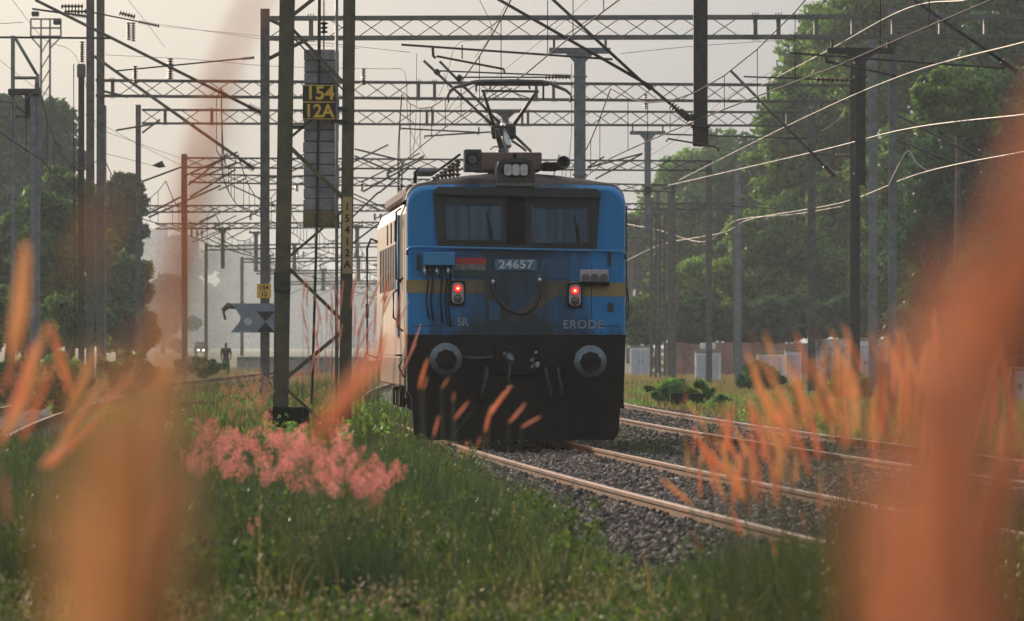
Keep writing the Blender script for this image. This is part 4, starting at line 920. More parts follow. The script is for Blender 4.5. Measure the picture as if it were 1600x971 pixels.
for lab, pts in (
    ('thin feeder wire from the top of the picture down past the pantograph', [(745, -10, 118), (768, 50, 150), (742, 90, 175)]),
    ('thin slanting wire crossing the nearest girder left of the hanging arms', [(800, -8, 110), (756, 60, 140), (712, 73, 150), (690, 140, 200), (640, 240, 300)]),
    ('thin wire slanting over the girder to the square hanging post', [(922, -4, 100), (860, 52, 125), (795, 104, 150), (700, 180, 220)]),
    ('thin wire swinging from the brown insulator down to the locomotive roof', [(607, 108, 155), (628, 109, 155), (635, 130, 150), (640, 200, 160), (668, 250, 180)]),
    ('thin drop wire hanging left of the bow of the pantograph', [(651, 84, 158), (650, 180, 160), (645, 250, 170)]),
    ('slack wire looped from the tilted bracket tubes', [(694, 114, 158), (702, 150, 158), (697, 175, 158), (716, 150, 158)]),
    ('faint wire from the left mast insulators towards the sunny haze', [(250, 41, 200), (420, 58, 170), (640, 82, 150)]),
    ('second faint wire beside the left mast insulators', [(250, 38, 205), (430, 64, 190), (560, 76, 180)]),
    ('thin wire falling from the top left corner to the paired masts', [(15, -5, 120), (70, 62, 150), (120, 92, 180), (150, 200, 215)]),
    ('thin wire from the stand at the left edge across the dark trees', [(0, 95, 180), (60, 140, 190), (130, 178, 205), (215, 225, 240), (290, 262, 300)]),
    ('thin wire slanting from the paired masts to the mast in the sunny haze', [(165, 206, 215), (288, 250, 300), (340, 270, 360)]),
    ('low thin wire from the paired masts ending in a cone shaped weight', [(163, 240, 215), (212, 252, 215), (250, 262, 215)]),
    ('thin high wire passing behind the left masts', [(-10, 38, 140), (36, 35, 150)]),
    ('thin stay wire right of the steel mast at the top', [(197, -4, 150), (232, 40, 190), (258, 75, 240)]),
    ('thin wire along the second girder in front of the sign', [(165, 86, 215), (300, 93, 215), (430, 104, 215), (606, 108, 215)]),
    ('thin slack wire right of the horn', [(893, 100, 160), (893, 200, 160), (889, 255, 160)]),
    ('thin wire high behind the square hanging post', [(970, 84, 160), (1090, 72, 165), (1240, 62, 170)]),
    ('thin wire slanting from the T shaped arm to the hazy tree', [(1005, 250, 245), (1060, 215, 230), (1140, 150, 200), (1250, 90, 180)]),
    ): wire(lab, pts, .007 if k % 3 else .009); k += 1
mb = MB(True); mb.tube([P(238, 259, 215), P(252, 257, 215), P(252.5, 262, 215)], [.01, .11, .11], 8)
o = mb.build('tension_weight', M['steel_dark']); tag(o, 'dark cone shaped weight on the low wire by the left masts', 'weight')

# ---------------------------------------------------------------- right side: wall, cabinets, trough
wl = thing('boundary_wall', 'low weathered red wall running behind the cabinets under the trees', 'wall', P(1200, 590, 400))
mb = MB(); x0, x1 = P(1040, 0, 400).x, P(1700, 0, 400).x; zt = P(0, 537, 400).z
xs_ = np.linspace(x0, x1, 30); rng = random.Random(2)
mb.loft([[Vector((x, 400 + j * .15, z)) for j, z in ((-1, GZ - .1), (1, GZ - .1), (1, zt + d), (-1, zt + d))] for x, d in [(x, rng.uniform(-.04, .05)) for x in xs_]]); mb.build('brickwork', M['brickred'], wl)
mb = MB()
for px in range(1060, 1640, 62): mb.box((P(px, 0, 400).x, 399.8, (zt + GZ) / 2), (.38, .3, zt - GZ + .12))
mb.build('pier', M['brickred'], wl)
t = thing('wall_section', 'peeling whitewashed wall section right of the paired cabinets', 'wall', P(1330, 600, 330))
mb = MB(); mb.box(((P(1270, 0, 330).x + P(1388, 0, 330).x) / 2, 330, (P(0, 530, 330).z + GZ - .1) / 2), (Lw(118, 330), .2, P(0, 530, 330).z - GZ + .1)); mb.build('panel', M['mottled'], t)
CB = [(1001, 33, 541, 400, 'low white relay cabinet half hidden by grass beside the locomotive', 'white_wash'), (1106, 40, 549, 345, 'whitewashed relay cabinet with a lit left edge behind the slim mast', 'white_wash'),
      (1204, 42, 551, 320, 'wide grey cabinet, left one of the touching pair', 'box_door'), (1239, 25, 547, 318, 'narrow grey cabinet, right one of the touching pair', 'white_wash'), (1352, 24, 530, 300, 'tall pale cabinet behind the thick dark mast', 'white_wash'),
      (1528, 36, 586, 215, 'grey cabinet seen through the orange grass at the right', 'box_door'), (1592, 26, 576, 212, 'pale cabinet at the right edge behind the orange grass', 'white_wash')]
for px, wp, yt, Y, lab, mm in CB:
    t = thing('relay_cabinet', lab, 'cabinet', (P(px, 0, Y).x, Y, GZ), 'relay cabinets beside the track'); w_ = Lw(wp, Y); z1 = P(0, yt, Y).z; hh = z1 - GZ
    mb = MB(); mb.box((P(px, 0, Y).x, Y, GZ + hh / 2 - .05), (w_, .6, hh + .02), bev=.015); mb.build('casing', M['white_wash'], t)
    mb = MB(); mb.box((P(px, 0, Y).x, Y - .02, z1), (w_ * 1.1, .74, .07), bev=.015); mb.build('lid', M['concrete'], t)
    for s_ in (-1, 1):
        mb = MB(); mb.box((P(px, 0, Y).x + s_ * w_ * .22, Y - .31, GZ + hh * .48), (w_ * .38, .03, hh * .78), bev=.008); d = mb.build('door', M['box_door'], t)
        mb = MB(); mb.box((P(px, 0, Y).x + s_ * w_ * .07, Y - .34, GZ + hh * .5), (.03, .03, .14)); mb.build('handle', M['steel_dark'], d)
t = thing('signal_post', 'short white post with a small box behind the whitewashed cabinet', 'post', P(1106, 560, 350))
mb = MB(); mb.box(P(1106, 541, 350), (.7, .3, .28), bev=.03); mb.build('box', M['white_wash'], t); mb = MB(); mb.box(P(1106, 560, 350), (.12, .12, 1.2)); mb.build('post', M['concrete'], t)
mb = MB()
c = P(1074, 626, 196); mb.box(c, (.88, .5, .36), bev=.02); mb.box(c + Vector((0, -.27, .05)), (.6, .05, .1)); tag(mb.build('junction_box', M['black']), 'black box lying in the grass beside the right track', 'box')
mb = MB(); c = P(308, 648, 150); mb.box(c, (.75, .5, .42), bev=.02); mb.box(c + Vector((0, 0, .23)), (.85, .6, .05), bev=.01); tag(mb.build('point_machine_box', M['rust']), 'rusty brown box low in the grass left of the lattice mast', 'box')

# ---------------------------------------------------------------- far left background
t = thing('station_building', 'long pale building in the haze far behind the left tracks', 'building', P(470, 541, 4000))
Yb = 4000
mb = MB(); mb.box((P(465, 0, Yb).x, Yb, P(0, 470, Yb).z / 2), (Lw(290, Yb), 8, P(0, 470, Yb).z + .5)); mb.build('wall', M['haze_bld'], t)
mb = MB(); mb.prism([(P(312, 0, Yb).x, P(0, 472, Yb).z), (P(618, 0, Yb).x, P(0, 472, Yb).z), (P(600, 0, Yb).x, P(0, 452, Yb).z), (P(330, 0, Yb).x, P(0, 452, Yb).z)], Yb - 5, Yb + 5); mb.build('roof', M['box_door'], t)
for i in range(12):
    mb = MB(); mb.box((P(335 + i * 23, 0, Yb).x, Yb - 3.9, 12), (4, .5, 5.0)); mb.build('window', M['glassdark'], t)
YA = 4300
t = thing('apartment_block', 'pale block far behind the trees in the orange haze', 'building', P(262, 540, YA))
hA = P(0, 370, YA).z; mb = MB(); mb.box((P(265, 0, YA).x, YA, hA / 2), (Lw(90, YA), 12, hA)); mb.build('wall', M['haze_bld'], t)
mb = MB(); mb.box((P(250, 0, YA).x, YA, hA + 2), (9, 5, 4.6)); mb.box((P(278, 0, YA).x, YA, hA + .5), (7, 9, 1.0)); mb.build('roof_hut', M['haze_bld'], t)
for i in range(5):
    for j in range(9):
        mb = MB(); mb.box((P(230 + i * 17, 0, YA).x, YA - 5.9, 5 + j * 6), (2.6, .5, 2.6)); w_ = mb.build('window', M['glassdark'], t)
        mb = MB(); mb.box((P(230 + i * 17, 0, YA).x, YA - 6.4, 3.5 + j * 6), (3.6, .9, .3)); mb.build('sill', M['haze_bld'], w_)
t = thing('platform', 'low platform with a pale edge in the haze behind the fishtail board', 'platform', P(430, 570, 430))
mb = MB(); mb.box((P(470, 0, 430).x, 436, .2), (Lw(200, 430), 12, 1.0), bev=.05); mb.build('platform_slab', M['concrete'], t)
mb = MB(); mb.box((P(470, 0, 430).x, 430.1, .72), (Lw(200, 430), .5, .08)); mb.build('edge_stone', M['white_wash'], t)
t = thing('track_trolley', 'small far rail trolley showing two white headlamps in the haze', 'rail vehicle', P(314, 558, 1200))
c = P(314, 558, 1200)
mb = MB(); mb.box((c.x, 1201, .75), (2.2, 3, 1.0), bev=.12); mb.box((c.x, 1201, 1.5), (1.9, 2, .8), bev=.12); mb.build('body', M['steel_dark'], t)
for px in (310, 318):
    mb = MB(True); mb.disc(P(px, 547.5, 1199.4), .17, -.05, .02, 14); mb.build('headlamp', M['head_light'], t)
for s_ in (-1, 1): mb = MB(); mb.disc((c.x + s_ * .8, 1200, .15), .3, -.4, -.3, 12); mb.build('wheel', M['steel_dark'], t)
mb = MB(True); c = P(337, 515, 450)
mb.tube([P(348, 486, 300), P(356, 478, 300), P(372, 480, 300), P(412, 488, 300)], [.10, .14, .12, .05], 6); mb.tube([P(349, 486, 300), P(352, 500, 300)], .05, 5)
mb.tube([P(412, 488, 300), P(413, 600, 300)], .06, 5)
tag(mb.build('bent_pipe', M['steel_dark']), 'drooping curved pipe outlined in haze behind the fishtail board', 'pipe')

# person far down the track
def skin_mesh(name, joints, edges, mtl, parent, base, sub=2):
    me = bpy.data.meshes.new(name); me.from_pydata([j[:3] for j in joints], edges, []); o = bpy.data.objects.new(name, me); COL.objects.link(o)
    md = o.modifiers.new('s', 'SKIN'); 
    for i, j in enumerate(joints): me.skin_vertices[0].data[i].radius = (j[3], j[3] if len(j) < 5 else j[4])
    me.skin_vertices[0].data[0].use_root = True
    sb = o.modifiers.new('u', 'SUBSURF'); sb.levels = sub; sb.render_levels = sub
    bpy.context.view_layer.update(); dg = bpy.context.evaluated_depsgraph_get(); m2 = bpy.data.meshes.new_from_object(o.evaluated_get(dg)); bpy.data.objects.remove(o)
    m2.materials.clear(); m2.materials.append(mtl); m2.name = name
    for p in m2.polygons: p.use_smooth = True
    return link(name, m2, parent)
Yp = gY(588); ps = thing('person', 'person in dark clothes standing on the far left tracks', 'person', (P(353, 0, Yp).x, Yp, GZ))
k = 1.0
J = [(0, 0, .92, .13, .10), (0, 0, 1.15, .13, .09), (0, 0, 1.38, .17, .10), (0, 0, 1.50, .06, .06), (0, -.01, 1.62, .085, .10), (0, 0, 1.70, .07, .09),
     (-.09, 0, .86, .09), (-.10, .02, .48, .06), (-.11, .05, .09, .045), (-.12, -.08, .04, .04), (.09, 0, .86, .09), (.12, -.05, .48, .06), (.14, -.04, .09, .045), (.15, -.16, .04, .04),
     (-.20, 0, 1.42, .055), (-.25, .03, 1.14, .042), (-.24, -.03, .90, .033), (-.235, -.05, .80, .03), (.20, 0, 1.42, .055), (.26, .02, 1.14, .042), (.25, -.06, .92, .033), (.245, -.09, .82, .03)]
E = [(0, 1), (1, 2), (2, 3), (3, 4), (4, 5), (0, 6), (6, 7), (7, 8), (8, 9), (0, 10), (10, 11), (11, 12), (12, 13), (2, 14), (14, 15), (15, 16), (16, 17), (2, 18), (18, 19), (19, 20), (20, 21)]
skin_mesh('body', J, E, M['skin'], ps, None)
sc_ = lambda js, k: [(*j[:3], *[r * k for r in j[3:]]) for j in js]
skin_mesh('shirt', sc_([J[0], J[1], J[2], J[14], J[15], J[18], J[19]], 1.4), [(0, 1), (1, 2), (2, 3), (3, 4), (2, 5), (5, 6)], M['cloth_d'], ps, None)
skin_mesh('trousers', sc_([J[0], J[6], J[7], J[8], J[10], J[11], J[12]], 1.18), [(0, 1), (1, 2), (2, 3), (0, 4), (4, 5), (5, 6)], M['cloth_d'], ps, None)
skin_mesh('hair', [(0, .01, 1.68, .09, .10), (0, .02, 1.73, .06, .08)], [(0, 1)], M['hair'], ps, None)

# ---------------------------------------------------------------- trees
def leaves(n, cl, leaf, seed, flat=.5):
    """n leaf faces scattered in clumps; cl (m,4) = centre and radius"""
    r = np.random.RandomState(seed); k = r.choice(len(cl), n, p=cl[:, 3] ** 2 / (cl[:, 3] ** 2).sum())
    d = r.normal(size=(n, 3)); d /= np.linalg.norm(d, axis=1)[:, None]
    c = cl[k, :3] + d * cl[k, 3][:, None] * (r.rand(n, 1) ** .45) * np.array([1, 1, .75])
    s = leaf * r.uniform(.55, 1.3, (n, 1))
    u = r.normal(size=(n, 3)); u /= np.linalg.norm(u, axis=1)[:, None]; q = r.normal(size=(n, 3)); q[:, 2] *= flat
    vv = np.cross(u, q); vv /= np.linalg.norm(vv, axis=1)[:, None] + 1e-6
    V = np.stack([c - u * s, c - vv * s * .45, c + u * s, c + vv * s * .45], 1).reshape(-1, 3)
    return V, (np.arange(n * 4).reshape(-1, 4))
def tree(label, name, px, py, Y, rx, ry, m, n, leaf, seed, group, zbase=GZ, trunk=True, ncl=60, ryd=None, cat='tree'):
    """crown centre at px,py, radii in photo px at distance Y"""
    if not trunk: leaf *= 1.7; rx *= 1.1; ry *= 1.15
    if trunk: leaf *= 1.4 if Y < 1000 else 3; n = int(n * .8)
    c = P(px, py, Y); RX, RZ = Lw(rx, Y), Lw(ry, Y); RY = ryd or RX * .8; r = np.random.RandomState(seed)
    t = thing(name, label, cat, (c.x, Y, zbase), group)
    d = r.normal(size=(ncl, 3)); d /= np.linalg.norm(d, axis=1)[:, None]; rr = r.uniform(.35, 1.0, (ncl, 1)) ** .6
    cr = r.uniform(.15, .36, ncl) * min(RX, RZ)
    pos = d * rr * np.array([RX - cr.mean() * .4, RY, RZ - cr.mean() * .4]); pos[:, 0] *= 1 + .18 * np.sin(pos[:, 2] * 1.3 + seed)
    cl = np.concatenate([pos, cr[:, None]], 1)
    ext = r.choice(ncl, ncl // 3); e = cl[ext].copy(); e[:, :3] *= r.uniform(1.05, 1.22, (len(ext), 1)); e[:, 3] *= .45; cl = np.concatenate([cl, e])
    V, Fq = leaves(n, cl, leaf, seed)
    n2 = int(n * .45); core = np.array([[0, 0, 0, 1.0]]); V2, F2 = leaves(n2, core, leaf / max(RX, 1e-3) * 1.0, seed + 500)
    # filling foliage: leaves thinly spread inside the crown, pushed about so that its outline stays uneven
    ctr = V2.reshape(-1, 4, 3).mean(1); dirs = ctr * np.array([RX * .74, RY * .74, RZ * .74 / .75]); loc4 = V2.reshape(-1, 4, 3) - ctr[:, None]
    dirs += np.stack([np.sin(dirs[:, 2] * 1.7 / RZ * 3 + seed), np.zeros(n2), np.sin(dirs[:, 0] * 1.9 / RX * 3 + seed)], 1) * .08 * RX
    V2 = (loc4 * RX + dirs[:, None]).reshape(-1, 3)
    V = np.concatenate([V, V2]); Fq = np.concatenate([Fq, F2 + n * 4])
    off = np.array([0, 0, c.z - zbase]); V = V + off
    V[:, 2] = np.maximum(V[:, 2], .02 + np.abs(V[:, 2]) * .01)
    if not trunk:
        bpy.data.objects.remove(t); return tag(link(name, npmesh(name, V, [Fq], [m]), None, (c.x, Y, zbase)), label, cat, group)
    link('crown', npmesh('crown', V, [Fq], [m]), t)
    if trunk:
        mb = MB(True); h = c.z - zbase; tr = max(.12, RX * .05)
        fork = Vector((r.uniform(-.1, .1) * RX, 0, max(.6, h - RZ * .55)))
        mb.tube([(0, 0, -.1), (tr * .3, 0, fork.z * .5), fork], [tr * 1.5, tr * 1.1, tr * .9], 8); o = mb.build('trunk', M['bark'], t, local=True)
        for k in r.choice(ncl, min(10, ncl), replace=False):
            q = Vector((pos[k][0], pos[k][1], pos[k][2] + off[2])); mid = fork.lerp(q, .5) + Vector((0, 0, .06 * RZ)); mb = MB(True)
            mb.tube([fork - Vector((0, 0, r.rand() * .3)), mid, q], [tr * .55, tr * .35, tr * .12], 6); mb.build('limb', M['bark'], t, local=True)
    return t
GR = 'trees along the right side'
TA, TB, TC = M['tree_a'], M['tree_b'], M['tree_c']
TR = [
 ('tall dark tree filling the upper right with sky showing through its top', 1480, 60, 460, 235, 175, TA, 42000, .17, 1, 95),
 ('feathery tree top behind the girder, left side of the right hand trees', 1320, 110, 480, 105, 110, TB, 17000, .16, 2, 60),
 ('full green crown below the feathery tree top', 1270, 235, 470, 110, 120, TB, 22000, .17, 3, 60),
 ('pale hazy tree standing apart nearest the locomotive', 1100, 300, 640, 95, 95, TB, 17000, .22, 4, 50),
 ('pale hazy low tree touching the right side of the locomotive', 1025, 400, 620, 75, 95, TB, 14000, .22, 5, 45),
 ('rounded light green tree above the whitewashed cabinet', 1110, 455, 500, 85, 85, TB, 18000, .17, 6, 45),
 ('broad bushy tree with bright leaves above the paired cabinets', 1215, 430, 450, 110, 115, TA, 30000, .16, 7, 60),
 ('hazy green tree filling the gap above the slim masts', 1075, 385, 560, 70, 80, TB, 12000, .2, 30, 45),
 ('tall shaded tree between the slim masts', 1180, 320, 560, 105, 115, TC, 18000, .2, 8, 50),
 ('dark dense tree right behind the thick dark mast', 1330, 400, 455, 105, 150, TA, 30000, .16, 9, 60),
 ('very dark broad tree at the far right', 1530, 330, 340, 150, 250, TC, 42000, .13, 10, 95),
 ('yellow green topped tree over the crossing bright wires', 1495, 165, 330, 85, 62, TB, 13000, .12, 11, 40),
 ('dark leafy tree with sparkling gaps beside the orange blur', 1425, 330, 420, 105, 200, TA, 34000, .14, 12, 70),
 ('low dark tree at the right edge behind the grass', 1600, 480, 300, 110, 130, TC, 18000, .12, 13, 40),
]
TR += [('low thicket over the red wall, between the slim right masts', 1100, 505, 425, 80, 42, TC, 15000, .14, 14, 40),
 ('low thicket over the red wall, behind the paired cabinets', 1215, 500, 425, 85, 42, TC, 15000, .14, 15, 40),
 ('low thicket over the red wall, behind the thick dark mast', 1335, 500, 420, 80, 46, TC, 15000, .14, 16, 40),
 ('low thicket touching the locomotive at the end of the red wall', 1010, 505, 440, 45, 44, TB, 9000, .15, 17, 30),
 ('deep shaded thicket low behind the orange grass', 1470, 510, 360, 110, 70, TC, 20000, .12, 18, 50),
 ('second tall crown filling the upper right corner', 1600, 80, 420, 110, 170, TC, 20000, .15, 19, 60)]
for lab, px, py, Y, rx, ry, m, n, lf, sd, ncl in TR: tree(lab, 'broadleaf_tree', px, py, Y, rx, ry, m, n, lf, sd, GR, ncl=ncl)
GL = 'trees along the left side'
LT = [('undergrowth thicket at the left edge below the stand', 10, 500, 300, 70, 50, TB, 15000, .12, 26, 40),
 ('low thicket between the left masts', 110, 505, 310, 60, 45, TA, 12000, .12, 27, 40),
 ('low dim thicket right of the galvanised mast', 205, 515, 330, 50, 40, TC, 10000, .12, 28, 30),
 ('tall green tree behind the paired left masts', 105, 370, 380, 75, 120, TB, 22000, .15, 29, 55)]
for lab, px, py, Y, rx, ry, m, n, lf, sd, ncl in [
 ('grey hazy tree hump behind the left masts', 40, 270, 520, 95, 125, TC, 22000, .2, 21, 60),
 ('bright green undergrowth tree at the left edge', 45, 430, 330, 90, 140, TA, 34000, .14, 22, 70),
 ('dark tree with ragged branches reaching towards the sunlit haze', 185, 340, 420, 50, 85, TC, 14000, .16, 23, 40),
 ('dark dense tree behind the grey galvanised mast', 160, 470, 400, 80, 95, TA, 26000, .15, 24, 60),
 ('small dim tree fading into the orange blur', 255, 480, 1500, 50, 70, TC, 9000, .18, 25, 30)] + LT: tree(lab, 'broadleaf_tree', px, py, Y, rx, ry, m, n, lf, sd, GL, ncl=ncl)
# far wood line
r = np.random.RandomState(40); cl = []
for k in range(700):
    px = r.uniform(180, 1000); top = np.interp(px, [180, 260, 400, 430, 520, 640, 1000], [372, 372, 382, 402, 425, 445, 440]); Y = r.uniform(3500, 3800)
    py = r.uniform(top + 12, 545); p = P(px, py, Y); cl.append([p.x, p.y, p.z, r.uniform(4.5, 8.5)])
V, Fq = leaves(150000, np.array(cl), 1.6, 41); tag(link('far_wood', npmesh('far_wood', V, [Fq], [TC])), kind='stuff')
BS = [('dark green glossy bush in the dry grass by the paired cabinets', 1190, 590, 262, 36, 24, M['bush'], 5000, .06, 51),
      ('low light green bush behind the black box', 1055, 615, 205, 48, 22, M['bush_y'], 6000, .05, 52),
      ('green bush under the thick dark mast', 1325, 608, 215, 40, 26, M['bush_y'], 6000, .05, 53),
      ('trailing weed bush at the end of the ballast', 1130, 632, 200, 20, 12, M['bush'], 2000, .05, 54),
      ('pale green shrub on the left bank by the stand', 35, 600, 165, 60, 40, M['bush'], 9000, .045, 55),
      ('large leafed green shrub beside the left masts', 100, 600, 160, 45, 45, M['bush_y'], 7000, .05, 56),
      ('leafy shrub left of the rusty box', 205, 585, 190, 50, 30, M['bush'], 6000, .05, 57),
      ('dim shrub in the haze below the far pair of headlamps', 312, 573, 330, 36, 14, M['bush'], 4000, .09, 59)]
for lab, px, py, Y, rx, ry, m, n, lf, sd in BS: tree(lab, 'bush', px, py, Y, rx, ry, m, n, lf, sd, 'bushes beside the tracks', trunk=False, ncl=24, cat='bush')

# ---------------------------------------------------------------- grass
def blades(name, xy, hmin, hmax, wd, m, seed, lean=.35, zb_=None, bend=0.25, wind=(0.0, 0.0)):
    n = len(xy); r = np.random.RandomState(seed)
    pat = np.sin(xy[:, 0] * 3.1 + seed) * np.sin(xy[:, 1] * .83 + seed * 2) + .6 * np.sin(xy[:, 0] * 7.3 + xy[:, 1] * 1.9)
    h = r.uniform(hmin, hmax, n) * (r.uniform(.6, 1.15, n)) * np.clip(.82 + .32 * pat, .3, 1.3); a = r.uniform(0, 6.283, n)
    L = np.stack([np.cos(a), np.sin(a)], 1) * (r.rand(n, 1) ** .7) * lean + np.array(wind); b = r.uniform(0, 6.283, n); wv = np.stack([np.cos(b), np.sin(b) * .3, np.zeros(n)], 1) * (wd * r.uniform(.6, 1.3, n))[:, None] / 2
    p0 = np.column_stack([xy, np.full(n, GZ - .02) if zb_ is None else np.zeros(n) + zb_])
    mid = p0 + np.column_stack([L * (h * .35)[:, None], h * .55]); tip = p0 + np.column_stack([L * (h * 1.0)[:, None], h * (1 - bend * r.rand(n))])
    V = np.stack([p0 - wv, p0 + wv, mid + wv * .8, mid - wv * .8, tip], 1).reshape(-1, 3); k = np.arange(n) * 5
    q = np.stack([k, k + 1, k + 2, k + 3], 1); t = np.stack([k + 3, k + 2, k + 4], 1)
    o = link(name, npmesh(name, V, [q, t], [m])); return tag(o, kind='stuff')
def field(n, y0, y1, xl, xr, seed, clump=0.0, keep=None, pw=1.0):
    """points between distances y0..y1, lateral limits as functions of Y; clumped"""
    r = np.random.RandomState(seed); y = y0 + (y1 - y0) * r.rand(n) ** pw
    x = xl(y) + (xr(y) - xl(y)) * r.rand(n)
    if clump:
        m_ = max(1, n // 40); k = r.randint(0, m_, n); cx, cy_ = x[:m_], y[:m_]; s_ = clump * (.4 + y / 120)
        use = r.rand(n) < .75; x = np.where(use, cx[k] + r.normal(size=n) * s_, x); y = np.where(use, cy_[k] + r.normal(size=n) * s_ * 1.4, y)
    p = np.stack([x, y], 1)
    if keep is not None: p = p[keep(p[:, 0] - vX1(p[:, 1]), p[:, 1])]
    return p
hw = lambda y, k=1.12: y * 800 / F * k
def offtracks(o, y): return ~(((o > -10.0) & (o < -6.0)))
edge = lambda y: vX1(y) + np.interp(y, [38, 45, 55, 65, 80, 107, 140], [-2.6, -3.1, -2.7, -2.2, -1.75, -1.2, -1.15])
# near strip of dry weeds at the bottom of the picture
blades('grass', field(34000, 36, 43.5, lambda y: -hw(y), lambda y: hw(y), 60, .12), .10, .30, .007, M['grass_dry'], 61, .5)
blades('grass', field(36000, 36, 46, lambda y: -hw(y), lambda y: hw(y), 62, .10), .10, .34, .007, M['grass'], 63, .5)
# green stand in the middle and left
blades('grass', field(52000, 43, 60, lambda y: -hw(y), lambda y: np.minimum(edge(y), hw(y)), 64, .14), .22, .55, .008, M['grass'], 65, .4)
blades('grass', field(42000, 43, 62, lambda y: -hw(y), lambda y: np.minimum(edge(y) - .2, hw(y)), 66, .16), .25, .62, .009, M['grass_dk'], 67, .35)
blades('grass', field(60000, 60, 112, lambda y: -hw(y), lambda y: np.minimum(edge(y) - .05, hw(y)), 68, .16, pw=.9), .18, .50, .011, M['grass'], 69, .45)
blades('grass', field(40000, 60, 118, lambda y: -hw(y), lambda y: np.minimum(edge(y) - .3, hw(y)), 70, .2), .2, .60, .012, M['grass_dk'], 71, .4)
# tufts creeping on to the ballast shoulder, and low weeds between the tracks
blades('grass', field(9000, 40, 95, lambda y: edge(y) - .4, lambda y: edge(y) + .45, 72, .10), .06, .26, .008, M['grass'], 73, .7, -.20)
blades('grass', field(4500, 84, 150, lambda y: vX1(y) + 1.3, lambda y: vX1(y) + 3.3, 74, .16), .08, .24, .012, M['grass'], 75, .7, -.20)
# left bank up to the masts and beyond
blades('grass', field(60000, 110, 230, lambda y: -hw(y), lambda y: vX1(y) - 1.05, 76, .3, offtracks), .25, .75, .022, M['grass'], 77, .45)
blades('grass', field(30000, 120, 260, lambda y: -hw(y), lambda y: vX1(y) - 1.3, 78, .4, offtracks), .3, .8, .024, M['grass_dk'], 79, .4)
blades('grass', field(9000, 110, 330, lambda y: y * -640 / F, lambda y: y * -360 / F, 80, .5, offtracks), .3, .7, .022, M['salmon'], 81, .35)
blades('grass', field(26000, 230, 480, lambda y: -hw(y), lambda y: vX1(y) - 1.8, 82, .6, offtracks), .2, .6, .05, M['grass_dry'], 83, .4)
# right hand verge: dry straw with green patches
vl = lambda y: vX1(y) + np.interp(y, [80, 400], [6.9, 7.2])
blades('grass', field(80000, 84, 400, vl, lambda y: hw(y), 84, .5), .10, .34, .028, M['grass_dry'], 85, .6)
blades('grass', field(34000, 84, 330, vl, lambda y: hw(y), 86, .7), .10, .36, .028, M['grass'], 87, .5)
# dark green tuft at the lower right under the foxtails
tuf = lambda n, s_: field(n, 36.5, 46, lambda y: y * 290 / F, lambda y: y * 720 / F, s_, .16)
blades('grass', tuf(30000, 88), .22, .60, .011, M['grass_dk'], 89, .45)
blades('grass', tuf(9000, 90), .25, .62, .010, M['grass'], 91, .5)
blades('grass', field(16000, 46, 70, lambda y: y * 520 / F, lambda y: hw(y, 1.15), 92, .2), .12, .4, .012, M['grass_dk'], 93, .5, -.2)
# broad leafed weeds, low and tangled
def weeds(name, xy, h0, h1, leaf, m, seed, k=22, rad_=.09):
    r = np.random.RandomState(seed); n = len(xy); cl = np.column_stack([xy, GZ + r.uniform(h0, h1, n), r.uniform(.5, 1.2, n) * rad_])
    V, Fq = leaves(n * k, cl, leaf, seed + 1, .8); V[:, 2] = np.maximum(V[:, 2], GZ + .01)
    return tag(link(name, npmesh(name, V, [Fq], [m])), kind='stuff')
weeds('weeds', field(2300, 37, 48, lambda y: -hw(y), lambda y: hw(y, .6), 110, .2), .04, .24, .024, M['weedleaf'], 111)
weeds('weeds', field(1500, 44, 62, lambda y: -hw(y), lambda y: np.minimum(edge(y) + .3, hw(y)), 112, .25), .10, .45, .028, M['weedleaf'], 113)
weeds('weeds', field(900, 62, 110, lambda y: -hw(y), lambda y: edge(y) + .15, 114, .25), .05, .36, .03, M['weedleaf'], 115)
weeds('weeds', field(1100, 37, 47, lambda y: y * 270 / F, lambda y: hw(y), 116, .2), .05, .42, .022, M['weedleaf'], 117)
weeds('weeds', field(420, 44, 100, lambda y: edge(y), lambda y: vX1(y) - 1.1, 118, .2), -.0, .12, .018, M['weedleaf'], 119, 14, .07)
weeds('weeds', field(700, 100, 170, lambda y: -hw(y), lambda y: vX1(y) - 1.2, 120, .3, offtracks), .1, .5, .05, M['bush_y'], 121, 22, .2)
weeds('weeds', field(600, 100, 300, vl, lambda y: hw(y), 122, .6), .02, .18, .05, M['bush_y'], 123, 20, .2)
blades('dry_stalks', field(2600, 37, 60, lambda y: -hw(y), lambda y: np.minimum(edge(y) + .2, hw(y)), 124, .3), .3, .75, .006, M['grass_dry'], 125, .5)
blades('tall_grass', field(5200, 44, 75, lambda y: -hw(y), lambda y: np.minimum(edge(y) - .1, hw(y)), 126, .22), .5, .95, .010, M['grass_dk'], 127, .5, None, .4)
blades('tall_grass', field(2600, 37, 45, lambda y: y * 250 / F, lambda y: hw(y), 128, .2), .45, .75, .010, M['grass_dk'], 129, .5, None, .4)
